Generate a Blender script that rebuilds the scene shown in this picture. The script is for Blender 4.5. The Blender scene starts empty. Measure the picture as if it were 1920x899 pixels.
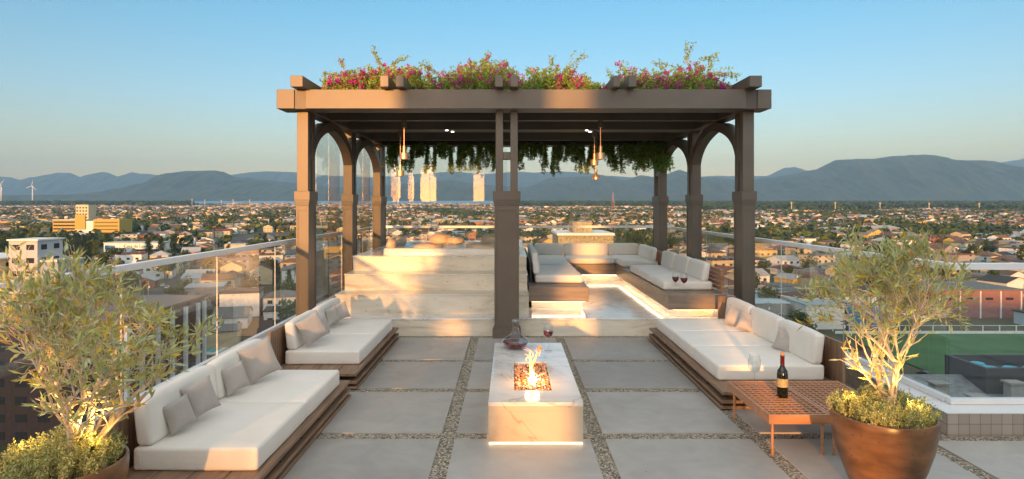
import bpy, math, random
from mathutils import Vector, Matrix, noise
R = math.radians
sc = bpy.context.scene
# ------------------------------------------------------------------ camera
F_PX = 1190.0
cam_d = bpy.data.cameras.new("camera"); cam = bpy.data.objects.new("camera", cam_d)
sc.collection.objects.link(cam); sc.camera = cam
cam.location = (0, 0, 1.8); cam.rotation_euler = (R(90), 0, 0)
cam_d.sensor_width = 36; cam_d.lens = 36*F_PX/1920
cam_d.shift_x = (960-956.3)/1920; cam_d.shift_y = -(449.5-386)/1920
cam_d.clip_start = .05; cam_d.clip_end = 60000
# ------------------------------------------------------------------ light
SUN_EL, SUN_AZ = 5.4, 9.8          # low sun behind the camera, slightly from the left
world = bpy.data.worlds.new("World"); sc.world = world; world.use_nodes = True
wn = world.node_tree; bg = wn.nodes["Background"]
sky = wn.nodes.new("ShaderNodeTexSky"); sky.sky_type = 'NISHITA'; sky.sun_disc = False
sky.sun_elevation = R(SUN_EL); sky.sun_rotation = R(180+SUN_AZ)
sky.altitude = 60; sky.air_density = 1.0; sky.dust_density = 0.6; sky.ozone_density = 2.5
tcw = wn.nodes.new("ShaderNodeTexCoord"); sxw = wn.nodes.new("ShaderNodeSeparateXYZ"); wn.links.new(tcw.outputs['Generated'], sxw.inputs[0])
rw = wn.nodes.new("ShaderNodeValToRGB"); wn.links.new(sxw.outputs[2], rw.inputs[0])   # blue low band; unseen upper sky raised and warmed as added terrace fill
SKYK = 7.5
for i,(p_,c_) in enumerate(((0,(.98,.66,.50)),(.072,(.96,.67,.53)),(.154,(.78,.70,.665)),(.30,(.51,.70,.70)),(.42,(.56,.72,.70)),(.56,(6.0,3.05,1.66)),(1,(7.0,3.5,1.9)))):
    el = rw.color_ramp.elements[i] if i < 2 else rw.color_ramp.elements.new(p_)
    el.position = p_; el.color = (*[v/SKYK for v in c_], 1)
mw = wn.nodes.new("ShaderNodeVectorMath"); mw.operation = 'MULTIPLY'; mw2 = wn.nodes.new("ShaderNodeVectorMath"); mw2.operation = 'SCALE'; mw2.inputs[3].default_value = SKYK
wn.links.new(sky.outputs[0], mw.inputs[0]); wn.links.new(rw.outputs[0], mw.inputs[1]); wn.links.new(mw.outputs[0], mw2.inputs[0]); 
ry = wn.nodes.new("ShaderNodeMapRange"); ry.interpolation_type = 'SMOOTHSTEP'; wn.links.new(sxw.outputs[1], ry.inputs[0])   # sunset side raised too, for glass reflections and added fill
ry.inputs[1].default_value = -.9; ry.inputs[2].default_value = .0; ry.inputs[3].default_value = 1.55; ry.inputs[4].default_value = 1.0
mw3 = wn.nodes.new("ShaderNodeVectorMath"); mw3.operation = 'SCALE'; wn.links.new(mw2.outputs[0], mw3.inputs[0]); wn.links.new(ry.outputs[0], mw3.inputs[3])
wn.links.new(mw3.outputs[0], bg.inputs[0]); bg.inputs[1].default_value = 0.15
sun_d = bpy.data.lights.new("sun", 'SUN'); sun = bpy.data.objects.new("sun", sun_d)
sc.collection.objects.link(sun)
sun_d.energy = 2.15; sun_d.angle = R(1.1); sun_d.color = (1.0, 0.44, 0.12)
a, e = R(SUN_AZ), R(SUN_EL)
ldir = Vector((math.sin(a)*math.cos(e), math.cos(a)*math.cos(e), -math.sin(e)))
sun.rotation_euler = ldir.to_track_quat('-Z', 'Y').to_euler()
sc.view_settings.view_transform = 'Standard'; sc.view_settings.look = 'None'
sc.view_settings.exposure = 1.62; sc.view_settings.gamma = 1
sc.cycles.max_bounces = 12; sc.cycles.transmission_bounces = 12; sc.cycles.transparent_max_bounces = 24
sc.cycles.volume_bounces = 0; sc.cycles.use_denoising = True
sc.cycles.caustics_reflective = False; sc.cycles.caustics_refractive = False

# ------------------------------------------------------------------ helpers
C = sc.collection
W = {}
def tag(o, label=None, cat=None, group=None, kind=None):
    if label: o['label'] = label
    if cat: o['category'] = cat
    if group: o['group'] = group
    if kind: o['kind'] = kind
    return o
def thing(name, label, cat, loc=(0,0,0), group=None, rot=None):
    o = bpy.data.objects.new(name, None); C.objects.link(o)
    o.location = loc; o.empty_display_size = .1
    if rot: o.rotation_euler = rot
    W[o.name] = Vector(loc)
    return tag(o, label, cat, group)
class MB:
    def __init__(s): s.v=[]; s.f=[]; s.m=[]
    def quad(s,*p,mi=0):
        n=len(s.v); s.v.extend(p); s.f.append(tuple(range(n,n+len(p)))); s.m.append(mi)
    def box(s,x0,x1,y0,y1,z0,z1,mi=0):
        n=len(s.v)
        s.v += [(x0,y0,z0),(x1,y0,z0),(x1,y1,z0),(x0,y1,z0),(x0,y0,z1),(x1,y0,z1),(x1,y1,z1),(x0,y1,z1)]
        for q in ((0,3,2,1),(4,5,6,7),(0,1,5,4),(1,2,6,5),(2,3,7,6),(3,0,4,7)):
            s.f.append(tuple(n+i for i in q)); s.m.append(mi)
        return s
    def lathe(s,prof,seg=32,cx=0,cy=0,cz=0,mi=0,cap=True):
        n=len(s.v); k=len(prof)
        for r,z in prof:
            for i in range(seg):
                t=2*math.pi*i/seg; s.v.append((cx+r*math.cos(t),cy+r*math.sin(t),cz+z))
        for j in range(k-1):
            for i in range(seg):
                i2=(i+1)%seg; s.f.append((n+j*seg+i,n+j*seg+i2,n+(j+1)*seg+i2,n+(j+1)*seg+i)); s.m.append(mi)
        if cap:
            s.f.append(tuple(n+i for i in reversed(range(seg)))); s.m.append(mi)
            s.f.append(tuple(n+(k-1)*seg+i for i in range(seg))); s.m.append(mi)
        return s
    def tube(s,pts,rads,seg=8,mi=0):
        pts=[Vector(p) for p in pts]; n=len(s.v)
        side=None
        for i,p in enumerate(pts):
            t=(pts[min(i+1,len(pts)-1)]-pts[max(i-1,0)]).normalized()
            if side is None:
                side=t.orthogonal().normalized()
            else:
                side=(side-t*side.dot(t)); side=side.normalized() if side.length>1e-6 else t.orthogonal().normalized()
            up=t.cross(side)
            for k in range(seg):
                an=2*math.pi*k/seg
                s.v.append(tuple(p+(side*math.cos(an)+up*math.sin(an))*rads[i]))
        for i in range(len(pts)-1):
            for k in range(seg):
                k2=(k+1)%seg
                s.f.append((n+i*seg+k,n+i*seg+k2,n+(i+1)*seg+k2,n+(i+1)*seg+k)); s.m.append(mi)
        s.f.append(tuple(n+(len(pts)-1)*seg+k for k in range(seg))); s.m.append(mi)
        s.f.append(tuple(n+k for k in reversed(range(seg)))); s.m.append(mi)
        return s
    def leaf(s,p,d,nrm,L,Wd,mi=0):
        sd=d.cross(nrm)
        if sd.length<1e-5: sd=d.orthogonal()
        sd.normalize(); up=sd.cross(d).normalized()
        n=len(s.v); m=p+d*(L*.5)
        s.v += [tuple(p),tuple(m+sd*(Wd*.5)+up*(Wd*.18)),tuple(p+d*L),tuple(m-sd*(Wd*.5)+up*(Wd*.18))]
        s.f += [(n,n+1,n+2),(n,n+2,n+3)]; s.m += [mi,mi]
    def mesh(s,name,mats,smooth=False,off=Vector((0,0,0))):
        me=bpy.data.meshes.new(name)
        ox,oy,oz=off
        me.from_pydata([(x-ox,y-oy,z-oz) for x,y,z in s.v],[],s.f)
        if mats is None: mats=[]
        if not isinstance(mats,(list,tuple)): mats=[mats]
        for m in mats: me.materials.append(m)
        if len(mats)>1: me.polygons.foreach_set('material_index',s.m)
        if smooth: me.polygons.foreach_set('use_smooth',[True]*len(s.f))
        me.update(); return me
    def build(s,name,mats,parent=None,smooth=False,bevel=0,seg=2,local=False):
        if parent is None:
            xs=[v[0] for v in s.v]; ys=[v[1] for v in s.v]; z0=min(v[2] for v in s.v)
            off=Vector(((min(xs)+max(xs))/2,(min(ys)+max(ys))/2,z0))
        else: off=Vector((0,0,0)) if local else W[parent.name]
        me=s.mesh(name,mats,smooth,off)
        o=bpy.data.objects.new(name,me); C.objects.link(o)
        if parent is None: o.location=off; W[o.name]=off.copy()
        else: o.parent=parent; W[o.name]=off.copy()
        if bevel:
            b=o.modifiers.new('bevel','BEVEL'); b.width=bevel; b.segments=seg; b.limit_method='ANGLE'
            b.harden_normals=False
        return o
def copy_tree(o,parent=None):
    c=o.copy(); C.objects.link(c)
    if parent: c.parent=parent
    for ch in list(o.children): copy_tree(ch,c)
    return c
def P(x,y,z):          # a point of the plane at height z
    Y=F_PX*(1.8-z)/(y-386.0); return Vector(((x-956.3)*Y/F_PX,Y,z))
def PY(x,y,Y): return Vector(((x-956.3)*Y/F_PX,Y,1.8+(386-y)*Y/F_PX))
def scr(X,Y,Z): return 956.3+X*F_PX/Y, 386-(Z-1.8)*F_PX/Y

# ------------------------------------------------------------------ materials
def nt(name):
    m=bpy.data.materials.new(name); m.use_nodes=True; t=m.node_tree
    return m,t,t.nodes,t.links,t.nodes['Principled BSDF']
def mat(name,col,rough=.6,metal=0,var=.12,scale=6,bump=0,bscale=40,spec=.5,detail=5,stretch=None,col2=None,coat=0,world=False):
    m,t,N,L,b=nt(name)
    b.inputs['Roughness'].default_value=rough; b.inputs['Metallic'].default_value=metal
    b.inputs['Specular IOR Level'].default_value=spec
    if coat: b.inputs['Coat Weight'].default_value=coat
    tc=N.new('ShaderNodeTexCoord'); mp=N.new('ShaderNodeMapping')
    if world:
        g=N.new('ShaderNodeNewGeometry'); L.new(g.outputs['Position'],mp.inputs[0])
    else: L.new(tc.outputs['Object'],mp.inputs[0])
    if stretch: mp.inputs['Scale'].default_value=stretch
    no=N.new('ShaderNodeTexNoise'); no.inputs['Scale'].default_value=scale; no.inputs['Detail'].default_value=detail
    L.new(mp.outputs[0],no.inputs['Vector'])
    cr=N.new('ShaderNodeValToRGB')
    c2=col2 or tuple(min(1,c*(1+var)) for c in col); c1=col if col2 else tuple(c*(1-var) for c in col)
    cr.color_ramp.elements[0].position=.3; cr.color_ramp.elements[1].position=.7
    cr.color_ramp.elements[0].color=(*c1,1); cr.color_ramp.elements[1].color=(*c2,1)
    L.new(no.outputs['Fac'],cr.inputs[0]); L.new(cr.outputs[0],b.inputs['Base Color'])
    if bump:
        n2=N.new('ShaderNodeTexNoise'); n2.inputs['Scale'].default_value=bscale; n2.inputs['Detail'].default_value=4
        L.new(mp.outputs[0],n2.inputs['Vector'])
        bp=N.new('ShaderNodeBump'); bp.inputs['Strength'].default_value=bump; bp.inputs['Distance'].default_value=.01
        L.new(n2.outputs['Fac'],bp.inputs['Height']); L.new(bp.outputs[0],b.inputs['Normal'])
    return m
def emis(name,col,st):
    m,t,N,L,b=nt(name); b.inputs['Base Color'].default_value=(0,0,0,1)
    b.inputs['Emission Color'].default_value=(*col,1); b.inputs['Emission Strength'].default_value=st
    return m
def leafmat(name,col,tr=.35,var=.3,rough=.55,sc=9.0):
    m,t,N,L,b=nt(name)
    b.inputs['Roughness'].default_value=rough; b.inputs['Specular IOR Level'].default_value=.35
    g=N.new('ShaderNodeNewGeometry')
    no=N.new('ShaderNodeTexNoise'); no.inputs['Scale'].default_value=sc
    L.new(g.outputs['Position'],no.inputs['Vector'])
    mx=N.new('ShaderNodeMath'); mx.operation='MULTIPLY_ADD'; mx.inputs[1].default_value=.5; 
    L.new(g.outputs['Random Per Island'],mx.inputs[0]); 
    m2=N.new('ShaderNodeMath'); m2.operation='MULTIPLY'; m2.inputs[1].default_value=.5
    L.new(no.outputs['Fac'],m2.inputs[0]); L.new(m2.outputs[0],mx.inputs[2])
    cr=N.new('ShaderNodeValToRGB'); cr.color_ramp.elements[0].position=.2; cr.color_ramp.elements[1].position=.8
    cr.color_ramp.elements[0].color=(*[c*(1-var) for c in col],1); cr.color_ramp.elements[1].color=(*[min(1,c*(1+var*1.5)) for c in col],1)
    L.new(mx.outputs[0],cr.inputs[0]); L.new(cr.outputs[0],b.inputs['Base Color'])
    td=N.new('ShaderNodeBsdfTranslucent'); L.new(cr.outputs[0],td.inputs[0])
    ms=N.new('ShaderNodeMixShader'); ms.inputs[0].default_value=tr
    L.new(b.outputs[0],ms.inputs[1]); L.new(td.outputs[0],ms.inputs[2])
    L.new(ms.outputs[0],N['Material Output'].inputs[0]); return m
def pane(name,tint=(.93,.96,.95),boost=1.0):
    m,t,N,L,b=nt(name); N.remove(b)
    tr=N.new('ShaderNodeBsdfTransparent'); tr.inputs[0].default_value=(*tint,1)
    gl=N.new('ShaderNodeBsdfGlossy'); gl.inputs['Roughness'].default_value=0.0; gl.inputs[0].default_value=(1,1,1,1)
    fr=N.new('ShaderNodeFresnel'); fr.inputs[0].default_value=1.5
    k=N.new('ShaderNodeMath'); k.operation='MULTIPLY'; k.inputs[1].default_value=boost; k.use_clamp=True
    ms=N.new('ShaderNodeMixShader'); L.new(fr.outputs[0],k.inputs[0])
    g=N.new('ShaderNodeNewGeometry'); iv=N.new('ShaderNodeMath'); iv.operation='SUBTRACT'; iv.inputs[0].default_value=1; L.new(g.outputs['Backfacing'],iv.inputs[1])
    mn=N.new('ShaderNodeMath'); mn.operation='MINIMUM'; mn.inputs[1].default_value=.5; L.new(k.outputs[0],mn.inputs[0])
    mm=N.new('ShaderNodeMath'); mm.operation='MULTIPLY'; L.new(mn.outputs[0],mm.inputs[0]); L.new(iv.outputs[0],mm.inputs[1]); L.new(mm.outputs[0],ms.inputs[0])
    L.new(tr.outputs[0],ms.inputs[1]); L.new(gl.outputs[0],ms.inputs[2])
    L.new(ms.outputs[0],N['Material Output'].inputs[0]); return m
def glassmat(name,col=(1,1,1),ior=1.45,rough=0):
    m,t,N,L,b=nt(name); b.inputs['Base Color'].default_value=(*col,1)
    b.inputs['Transmission Weight'].default_value=1; b.inputs['Roughness'].default_value=rough; b.inputs['IOR'].default_value=ior
    return m
def woodmat(name,c1,c2,axis='Y',sc=1.0,rough=.5,bump=.25):
    m,t,N,L,b=nt(name); b.inputs['Roughness'].default_value=rough
    tc=N.new('ShaderNodeTexCoord'); mp=N.new('ShaderNodeMapping'); L.new(tc.outputs['Object'],mp.inputs[0])
    s={'X':(1.2,14,14),'Y':(14,1.2,14),'Z':(14,14,1.2)}[axis]; mp.inputs['Scale'].default_value=tuple(v*sc for v in s)
    no=N.new('ShaderNodeTexNoise'); no.inputs['Scale'].default_value=2.2; no.inputs['Detail'].default_value=8; no.inputs['Distortion'].default_value=.6
    L.new(mp.outputs[0],no.inputs['Vector'])
    cr=N.new('ShaderNodeValToRGB'); cr.color_ramp.elements[0].position=.3; cr.color_ramp.elements[1].position=.72
    cr.color_ramp.elements[0].color=(*c1,1); cr.color_ramp.elements[1].color=(*c2,1)
    L.new(no.outputs['Fac'],cr.inputs[0]); L.new(cr.outputs[0],b.inputs['Base Color'])
    bp=N.new('ShaderNodeBump'); bp.inputs['Strength'].default_value=bump; bp.inputs['Distance'].default_value=.004
    L.new(no.outputs['Fac'],bp.inputs['Height']); L.new(bp.outputs[0],b.inputs['Normal']); return m
def fabric(name,col,ws=900,var=.04,bump=.15):
    m,t,N,L,b=nt(name); b.inputs['Roughness'].default_value=.9; b.inputs['Sheen Weight'].default_value=.25
    b.inputs['Specular IOR Level'].default_value=.2
    tc=N.new('ShaderNodeTexCoord')
    n1=N.new('ShaderNodeTexNoise'); n1.inputs['Scale'].default_value=5; n1.inputs['Detail'].default_value=6; L.new(tc.outputs['Object'],n1.inputs['Vector'])
    cr=N.new('ShaderNodeValToRGB'); cr.color_ramp.elements[0].position=.3; cr.color_ramp.elements[1].position=.7
    cr.color_ramp.elements[0].color=(*[c*(1-var) for c in col],1); cr.color_ramp.elements[1].color=(*[min(1,c*(1+var)) for c in col],1)
    L.new(n1.outputs['Fac'],cr.inputs[0]); L.new(cr.outputs[0],b.inputs['Base Color'])
    n2=N.new('ShaderNodeTexNoise'); n2.inputs['Scale'].default_value=ws; n2.inputs['Detail'].default_value=2; L.new(tc.outputs['Object'],n2.inputs['Vector'])
    n3=N.new('ShaderNodeTexNoise'); n3.inputs['Scale'].default_value=9; n3.inputs['Detail'].default_value=5; L.new(tc.outputs['Object'],n3.inputs['Vector'])
    bp=N.new('ShaderNodeBump'); bp.inputs['Strength'].default_value=bump; bp.inputs['Distance'].default_value=.002; L.new(n2.outputs['Fac'],bp.inputs['Height'])
    b2=N.new('ShaderNodeBump'); b2.inputs['Strength'].default_value=.35; b2.inputs['Distance'].default_value=.01; L.new(n3.outputs['Fac'],b2.inputs['Height'])
    L.new(bp.outputs[0],b2.inputs['Normal']); L.new(b2.outputs[0],b.inputs['Normal']); return m
def travertine(name,c1,c2,c3,rough=.28,sc=1.0,veins=False,pits=True):
    m,t,N,L,b=nt(name); b.inputs['Roughness'].default_value=rough
    g=N.new('ShaderNodeNewGeometry'); mp=N.new('ShaderNodeMapping'); L.new(g.outputs['Position'],mp.inputs[0])
    mp.inputs['Scale'].default_value=(.8*sc,.8*sc,(3.6 if not veins else 1)*sc)
    n1=N.new('ShaderNodeTexNoise'); n1.inputs['Scale'].default_value=1.6; n1.inputs['Detail'].default_value=10; n1.inputs['Distortion'].default_value=(1.1 if veins else .8)
    n1.inputs['Roughness'].default_value=.62
    L.new(mp.outputs[0],n1.inputs['Vector'])
    cr=N.new('ShaderNodeValToRGB'); E=cr.color_ramp.elements
    E[0].position=.32; E[1].position=.62; E[0].color=(*c1,1); E[1].color=(*c2,1)
    e3=E.new(.48); e3.color=(*c3,1)
    L.new(n1.outputs['Fac'],cr.inputs[0])
    out=cr.outputs[0]
    if veins:
        wv=N.new('ShaderNodeTexNoise'); wv.inputs['Scale'].default_value=1.3; wv.inputs['Detail'].default_value=7; wv.inputs['Distortion'].default_value=2.0
        L.new(mp.outputs[0],wv.inputs['Vector'])
        r2=N.new('ShaderNodeValToRGB'); E=r2.color_ramp.elements; E[0].position=.485; E[0].color=(1,1,1,1); E[1].position=.515; E[1].color=(1,1,1,1)
        q=E.new(.5); q.color=(.60,.56,.52,1)
        L.new(wv.outputs['Fac'],r2.inputs[0]); mx=N.new('ShaderNodeMix'); mx.data_type='RGBA'; mx.blend_type='MULTIPLY'; mx.inputs[0].default_value=.7
        L.new(out,mx.inputs[6]); L.new(r2.outputs[0],mx.inputs[7]); out=mx.outputs[2]
    if pits:
        mp2=N.new('ShaderNodeMapping'); L.new(g.outputs['Position'],mp2.inputs[0]); mp2.inputs['Scale'].default_value=(1,1,2.4)
        vo=N.new('ShaderNodeTexNoise'); vo.inputs['Scale'].default_value=26; vo.inputs['Detail'].default_value=2; L.new(mp2.outputs[0],vo.inputs['Vector'])
        r3=N.new('ShaderNodeValToRGB'); E=r3.color_ramp.elements; E[0].position=.27; E[0].color=(.35,.27,.2,1); E[1].position=.31; E[1].color=(1,1,1,1)
        L.new(vo.outputs['Fac'],r3.inputs[0]); mx=N.new('ShaderNodeMix'); mx.data_type='RGBA'; mx.blend_type='MULTIPLY'; mx.inputs[0].default_value=.85
        L.new(out,mx.inputs[6]); L.new(r3.outputs[0],mx.inputs[7]); out=mx.outputs[2]
    L.new(out,b.inputs['Base Color']); return m

M={}
M['bronze']=mat('bronze_paint',(.118,.092,.072),rough=.42,var=.13,scale=2,bump=.05,bscale=120)
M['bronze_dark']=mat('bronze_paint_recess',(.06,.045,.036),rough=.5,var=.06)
M['soffit']=mat('soffit_board',(.10,.08,.066),rough=.55,var=.1,scale=2)
M['fabric']=fabric('cream_outdoor_fabric',(.80,.735,.66))
M['pillow']=fabric('taupe_linen',(.43,.385,.35),var=.12,bump=.4)
M['deckwood']=woodmat('brown_deck_boards',(.16,.095,.058),(.34,.205,.125),'Y',rough=.55)
M['panelwood']=woodmat('brown_upright_panel',(.16,.09,.055),(.36,.215,.125),'Z',rough=.55)
M['teak']=woodmat('teak_frame',(.36,.16,.075),(.55,.27,.14),'X',rough=.45,bump=.1)
M['benchwood']=woodmat('grey_brown_bench_boards',(.17,.125,.095),(.29,.22,.17),'X',sc=.6,rough=.4)
M['trav']=travertine('travertine',(.50,.415,.31),(.76,.675,.555),(.68,.59,.47))
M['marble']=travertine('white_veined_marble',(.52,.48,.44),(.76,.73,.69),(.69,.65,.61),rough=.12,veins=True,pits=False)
M['marble_lit']=travertine('marble_lit_yellow',(.42,.34,.25),(.58,.48,.36),(.53,.44,.33),rough=.15,veins=True,pits=False)  # fire table body: yellow of its lit front put into the marble colour
M['tubwhite']=mat('tub_acrylic',(.80,.70,.58),rough=.25,var=.05)
M['rail']=mat('white_rail_metal',(.80,.78,.77),rough=.35,var=.03)
M['pane']=pane('railing_glass',(.94,.96,.96),1.7)
M['pane2']=pane('screen_glass',(.96,.975,.975),1.5)
M['glass']=pane('drinking_glass',(.95,.96,.96),1.8)
M['wine']=glassmat('red_wine',(.28,.012,.02),1.34)
M['copper']=mat('copper_shade',(.85,.55,.38),rough=.38,metal=.75,var=.05)
M['bottle']=mat('dark_bottle_glass',(.006,.008,.006),rough=.06,var=.1,spec=.8)
M['foil']=mat('red_foil',(.10,.008,.014),rough=.35,var=.1)
M['labelp']=mat('bottle_label',(.50,.42,.22),rough=.5,col2=(.30,.24,.12),scale=60)
M['cork']=mat('cork',(.45,.25,.13),rough=.9,scale=200)
M['led']=emis('led_strip',(1.0,.68,.40),1.0)
M['led2']=emis('led_strip_bench',(1.0,.74,.48),5.5)
M['spot']=emis('downlight_lens',(1,.95,.88),4)
M['soil']=mat('dark_soil',(.03,.022,.016),rough=.95,scale=60,var=.5)
M['plaster']=mat('cream_plaster',(.66,.60,.52),rough=.8)

def make_floor():
    m,t,N,L,b=nt('concrete_paver'); b.inputs['Roughness'].default_value=.5
    g=N.new('ShaderNodeNewGeometry')
    n1=N.new('ShaderNodeTexNoise'); n1.inputs['Scale'].default_value=1.1; n1.inputs['Detail'].default_value=9; n1.inputs['Roughness'].default_value=.62
    L.new(g.outputs['Position'],n1.inputs['Vector'])
    cr=N.new('ShaderNodeValToRGB'); cr.color_ramp.elements[0].position=.3; cr.color_ramp.elements[1].position=.72
    cr.color_ramp.elements[0].color=(.335,.31,.283,1); cr.color_ramp.elements[1].color=(.43,.405,.375,1)
    L.new(n1.outputs['Fac'],cr.inputs[0])
    n2=N.new('ShaderNodeTexNoise'); n2.inputs['Scale'].default_value=22; n2.inputs['Detail'].default_value=3; L.new(g.outputs['Position'],n2.inputs['Vector'])
    r2=N.new('ShaderNodeValToRGB'); E=r2.color_ramp.elements; E[0].position=.24; E[0].color=(.45,.43,.41,1); E[1].position=.30; E[1].color=(1,1,1,1)
    L.new(n2.outputs['Fac'],r2.inputs[0]); mx=N.new('ShaderNodeMix'); mx.data_type='RGBA'; mx.blend_type='MULTIPLY'; mx.inputs[0].default_value=.8
    L.new(cr.outputs[0],mx.inputs[6]); L.new(r2.outputs[0],mx.inputs[7])
    mr=N.new('ShaderNodeMapRange'); mr.inputs[3].default_value=.86; mr.inputs[4].default_value=1.08; L.new(g.outputs['Random Per Island'],mr.inputs[0])
    n4=N.new('ShaderNodeTexNoise'); n4.inputs['Scale'].default_value=3.4; n4.inputs['Detail'].default_value=8; n4.inputs['Distortion'].default_value=1.5; L.new(g.outputs['Position'],n4.inputs['Vector'])
    m4=N.new('ShaderNodeMapRange'); m4.inputs[1].default_value=.3; m4.inputs[2].default_value=.7; m4.inputs[3].default_value=.90; m4.inputs[4].default_value=1.07; L.new(n4.outputs['Fac'],m4.inputs[0])
    mm=N.new('ShaderNodeMath'); mm.operation='MULTIPLY'; L.new(mr.outputs[0],mm.inputs[0]); L.new(m4.outputs[0],mm.inputs[1])
    vs=N.new('ShaderNodeVectorMath'); vs.operation='SCALE'; L.new(mx.outputs[2],vs.inputs[0]); L.new(mm.outputs[0],vs.inputs[3]); L.new(vs.outputs[0],b.inputs['Base Color'])
    bp=N.new('ShaderNodeBump'); bp.inputs['Strength'].default_value=.15; bp.inputs['Distance'].default_value=.004
    L.new(n1.outputs['Fac'],bp.inputs['Height']); L.new(bp.outputs[0],b.inputs['Normal'])
    return m
M['paver']=make_floor()
def make_gravel():
    m,t,N,L,b=nt('pebble_aggregate'); b.inputs['Roughness'].default_value=.8
    g=N.new('ShaderNodeNewGeometry'); v=N.new('ShaderNodeTexVoronoi'); v.inputs['Scale'].default_value=75
    L.new(g.outputs['Position'],v.inputs['Vector'])
    cr=N.new('ShaderNodeValToRGB'); E=cr.color_ramp.elements; E[0].position=.1; E[0].color=(.17,.145,.11,1); E[1].position=.9; E[1].color=(.62,.55,.44,1)
    e=E.new(.5); e.color=(.42,.365,.28,1)
    sp=N.new('ShaderNodeSeparateColor'); L.new(v.outputs['Color'],sp.inputs[0]); L.new(sp.outputs[0],cr.inputs[0])
    r2=N.new('ShaderNodeValToRGB'); r2.color_ramp.elements[0].position=.35; r2.color_ramp.elements[0].color=(1,1,1,1); r2.color_ramp.elements[1].position=.75; r2.color_ramp.elements[1].color=(.35,.33,.3,1)
    L.new(v.outputs['Distance'],r2.inputs[0]); mx=N.new('ShaderNodeMix'); mx.data_type='RGBA'; mx.blend_type='MULTIPLY'; mx.inputs[0].default_value=1
    L.new(cr.outputs[0],mx.inputs[6]); L.new(r2.outputs[0],mx.inputs[7]); L.new(mx.outputs[2],b.inputs['Base Color'])
    bp=N.new('ShaderNodeBump'); bp.invert=True; bp.inputs['Strength'].default_value=.8; bp.inputs['Distance'].default_value=.008
    L.new(v.outputs['Distance'],bp.inputs['Height']); L.new(bp.outputs[0],b.inputs['Normal']); return m
M['gravel']=make_gravel()
def make_tilecl():
    m,t,N,L,b=nt('beige_mosaic_tile'); b.inputs['Roughness'].default_value=.3
    g=N.new('ShaderNodeNewGeometry'); sx=N.new('ShaderNodeSeparateXYZ'); L.new(g.outputs['Position'],sx.inputs[0])
    ad=N.new('ShaderNodeMath'); ad.operation='ADD'; L.new(sx.outputs[0],ad.inputs[0]); L.new(sx.outputs[1],ad.inputs[1])
    cb=N.new('ShaderNodeCombineXYZ'); L.new(ad.outputs[0],cb.inputs[0]); L.new(sx.outputs[2],cb.inputs[1])
    br=N.new('ShaderNodeTexBrick'); br.offset=0; br.inputs['Scale'].default_value=1
    br.inputs['Brick Width'].default_value=.085; br.inputs['Row Height'].default_value=.085; br.inputs['Mortar Size'].default_value=.0022
    br.inputs['Color1'].default_value=(.36,.30,.25,1); br.inputs['Color2'].default_value=(.45,.38,.32,1); br.inputs['Mortar'].default_value=(.17,.13,.11,1)
    L.new(cb.outputs[0],br.inputs['Vector']); L.new(br.outputs['Color'],b.inputs['Base Color']); return m
M['tilecl']=make_tilecl()
def make_pot():
    m,t,N,L,b=nt('rust_brown_planter'); b.inputs['Roughness'].default_value=.32
    tc=N.new('ShaderNodeTexCoord'); mp=N.new('ShaderNodeMapping'); mp.inputs['Scale'].default_value=(1,1,2.5); L.new(tc.outputs['Object'],mp.inputs[0])
    n1=N.new('ShaderNodeTexNoise'); n1.inputs['Scale'].default_value=4; n1.inputs['Detail'].default_value=9; L.new(mp.outputs[0],n1.inputs['Vector'])
    cr=N.new('ShaderNodeValToRGB'); cr.color_ramp.elements[0].position=.38; cr.color_ramp.elements[1].position=.66
    cr.color_ramp.elements[0].color=(.10,.045,.017,1); cr.color_ramp.elements[1].color=(.25,.118,.048,1); L.new(n1.outputs['Fac'],cr.inputs[0])
    n2=N.new('ShaderNodeTexNoise'); n2.inputs['Scale'].default_value=48; n2.inputs['Detail'].default_value=2; L.new(mp.outputs[0],n2.inputs['Vector'])
    r2=N.new('ShaderNodeValToRGB'); E=r2.color_ramp.elements; E[0].position=.27; E[0].color=(.1,.08,.06,1); E[1].position=.31; E[1].color=(1,1,1,1)
    L.new(n2.outputs['Fac'],r2.inputs[0]); mx=N.new('ShaderNodeMix'); mx.data_type='RGBA'; mx.blend_type='MULTIPLY'; mx.inputs[0].default_value=.9
    L.new(cr.outputs[0],mx.inputs[6]); L.new(r2.outputs[0],mx.inputs[7]); L.new(mx.outputs[2],b.inputs['Base Color']); return m
M['pot']=make_pot()
# ================================================================== TERRACE SETTING
def struct(name,mb,m,**k): return tag(mb.build(name,m,**k),kind='structure')
XL,XR=-2.98,3.43
# gravel bed sheet and raised pavers
g=MB(); g.box(-3.14,9,-6.2,5.3,-.3,-.012); g.box(-3.14,3.70,5.301,15.2,-.3,-.012); struct('terrace_gravel_bed',g,M['gravel'])
xs=[-4.2,-2.96,-1.72,-.482,.676,1.914,3.168,4.42,5.67,6.92,8.17]
ys=[-5.76,-4.56,-3.36,-2.16,-.96,.24,1.44,2.64,3.84,5.039,6.27,7.45,8.655]
pv=MB()
for i in range(len(xs)-1):
    for j in range(len(ys)-1):
        x0,x1=xs[i]+.057,xs[i+1]-.057; y0,y1=ys[j],ys[j+1]-.14
        if j==len(ys)-2: y1=ys[j+1]
        y0+=0
        x0=max(x0,-3.1)
        if x1-x0<.05: continue
        if xs[i]>3.1 and y0>4.6: continue
        if xs[i]>3.1 and y1>4.7: y1=4.86
        pv.box(x0,x1,y0+.0,y1,-.03,0)
# band is the near side of each joint
struct('terrace_paving',pv,M['paver'],bevel=.003,seg=1)

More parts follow.
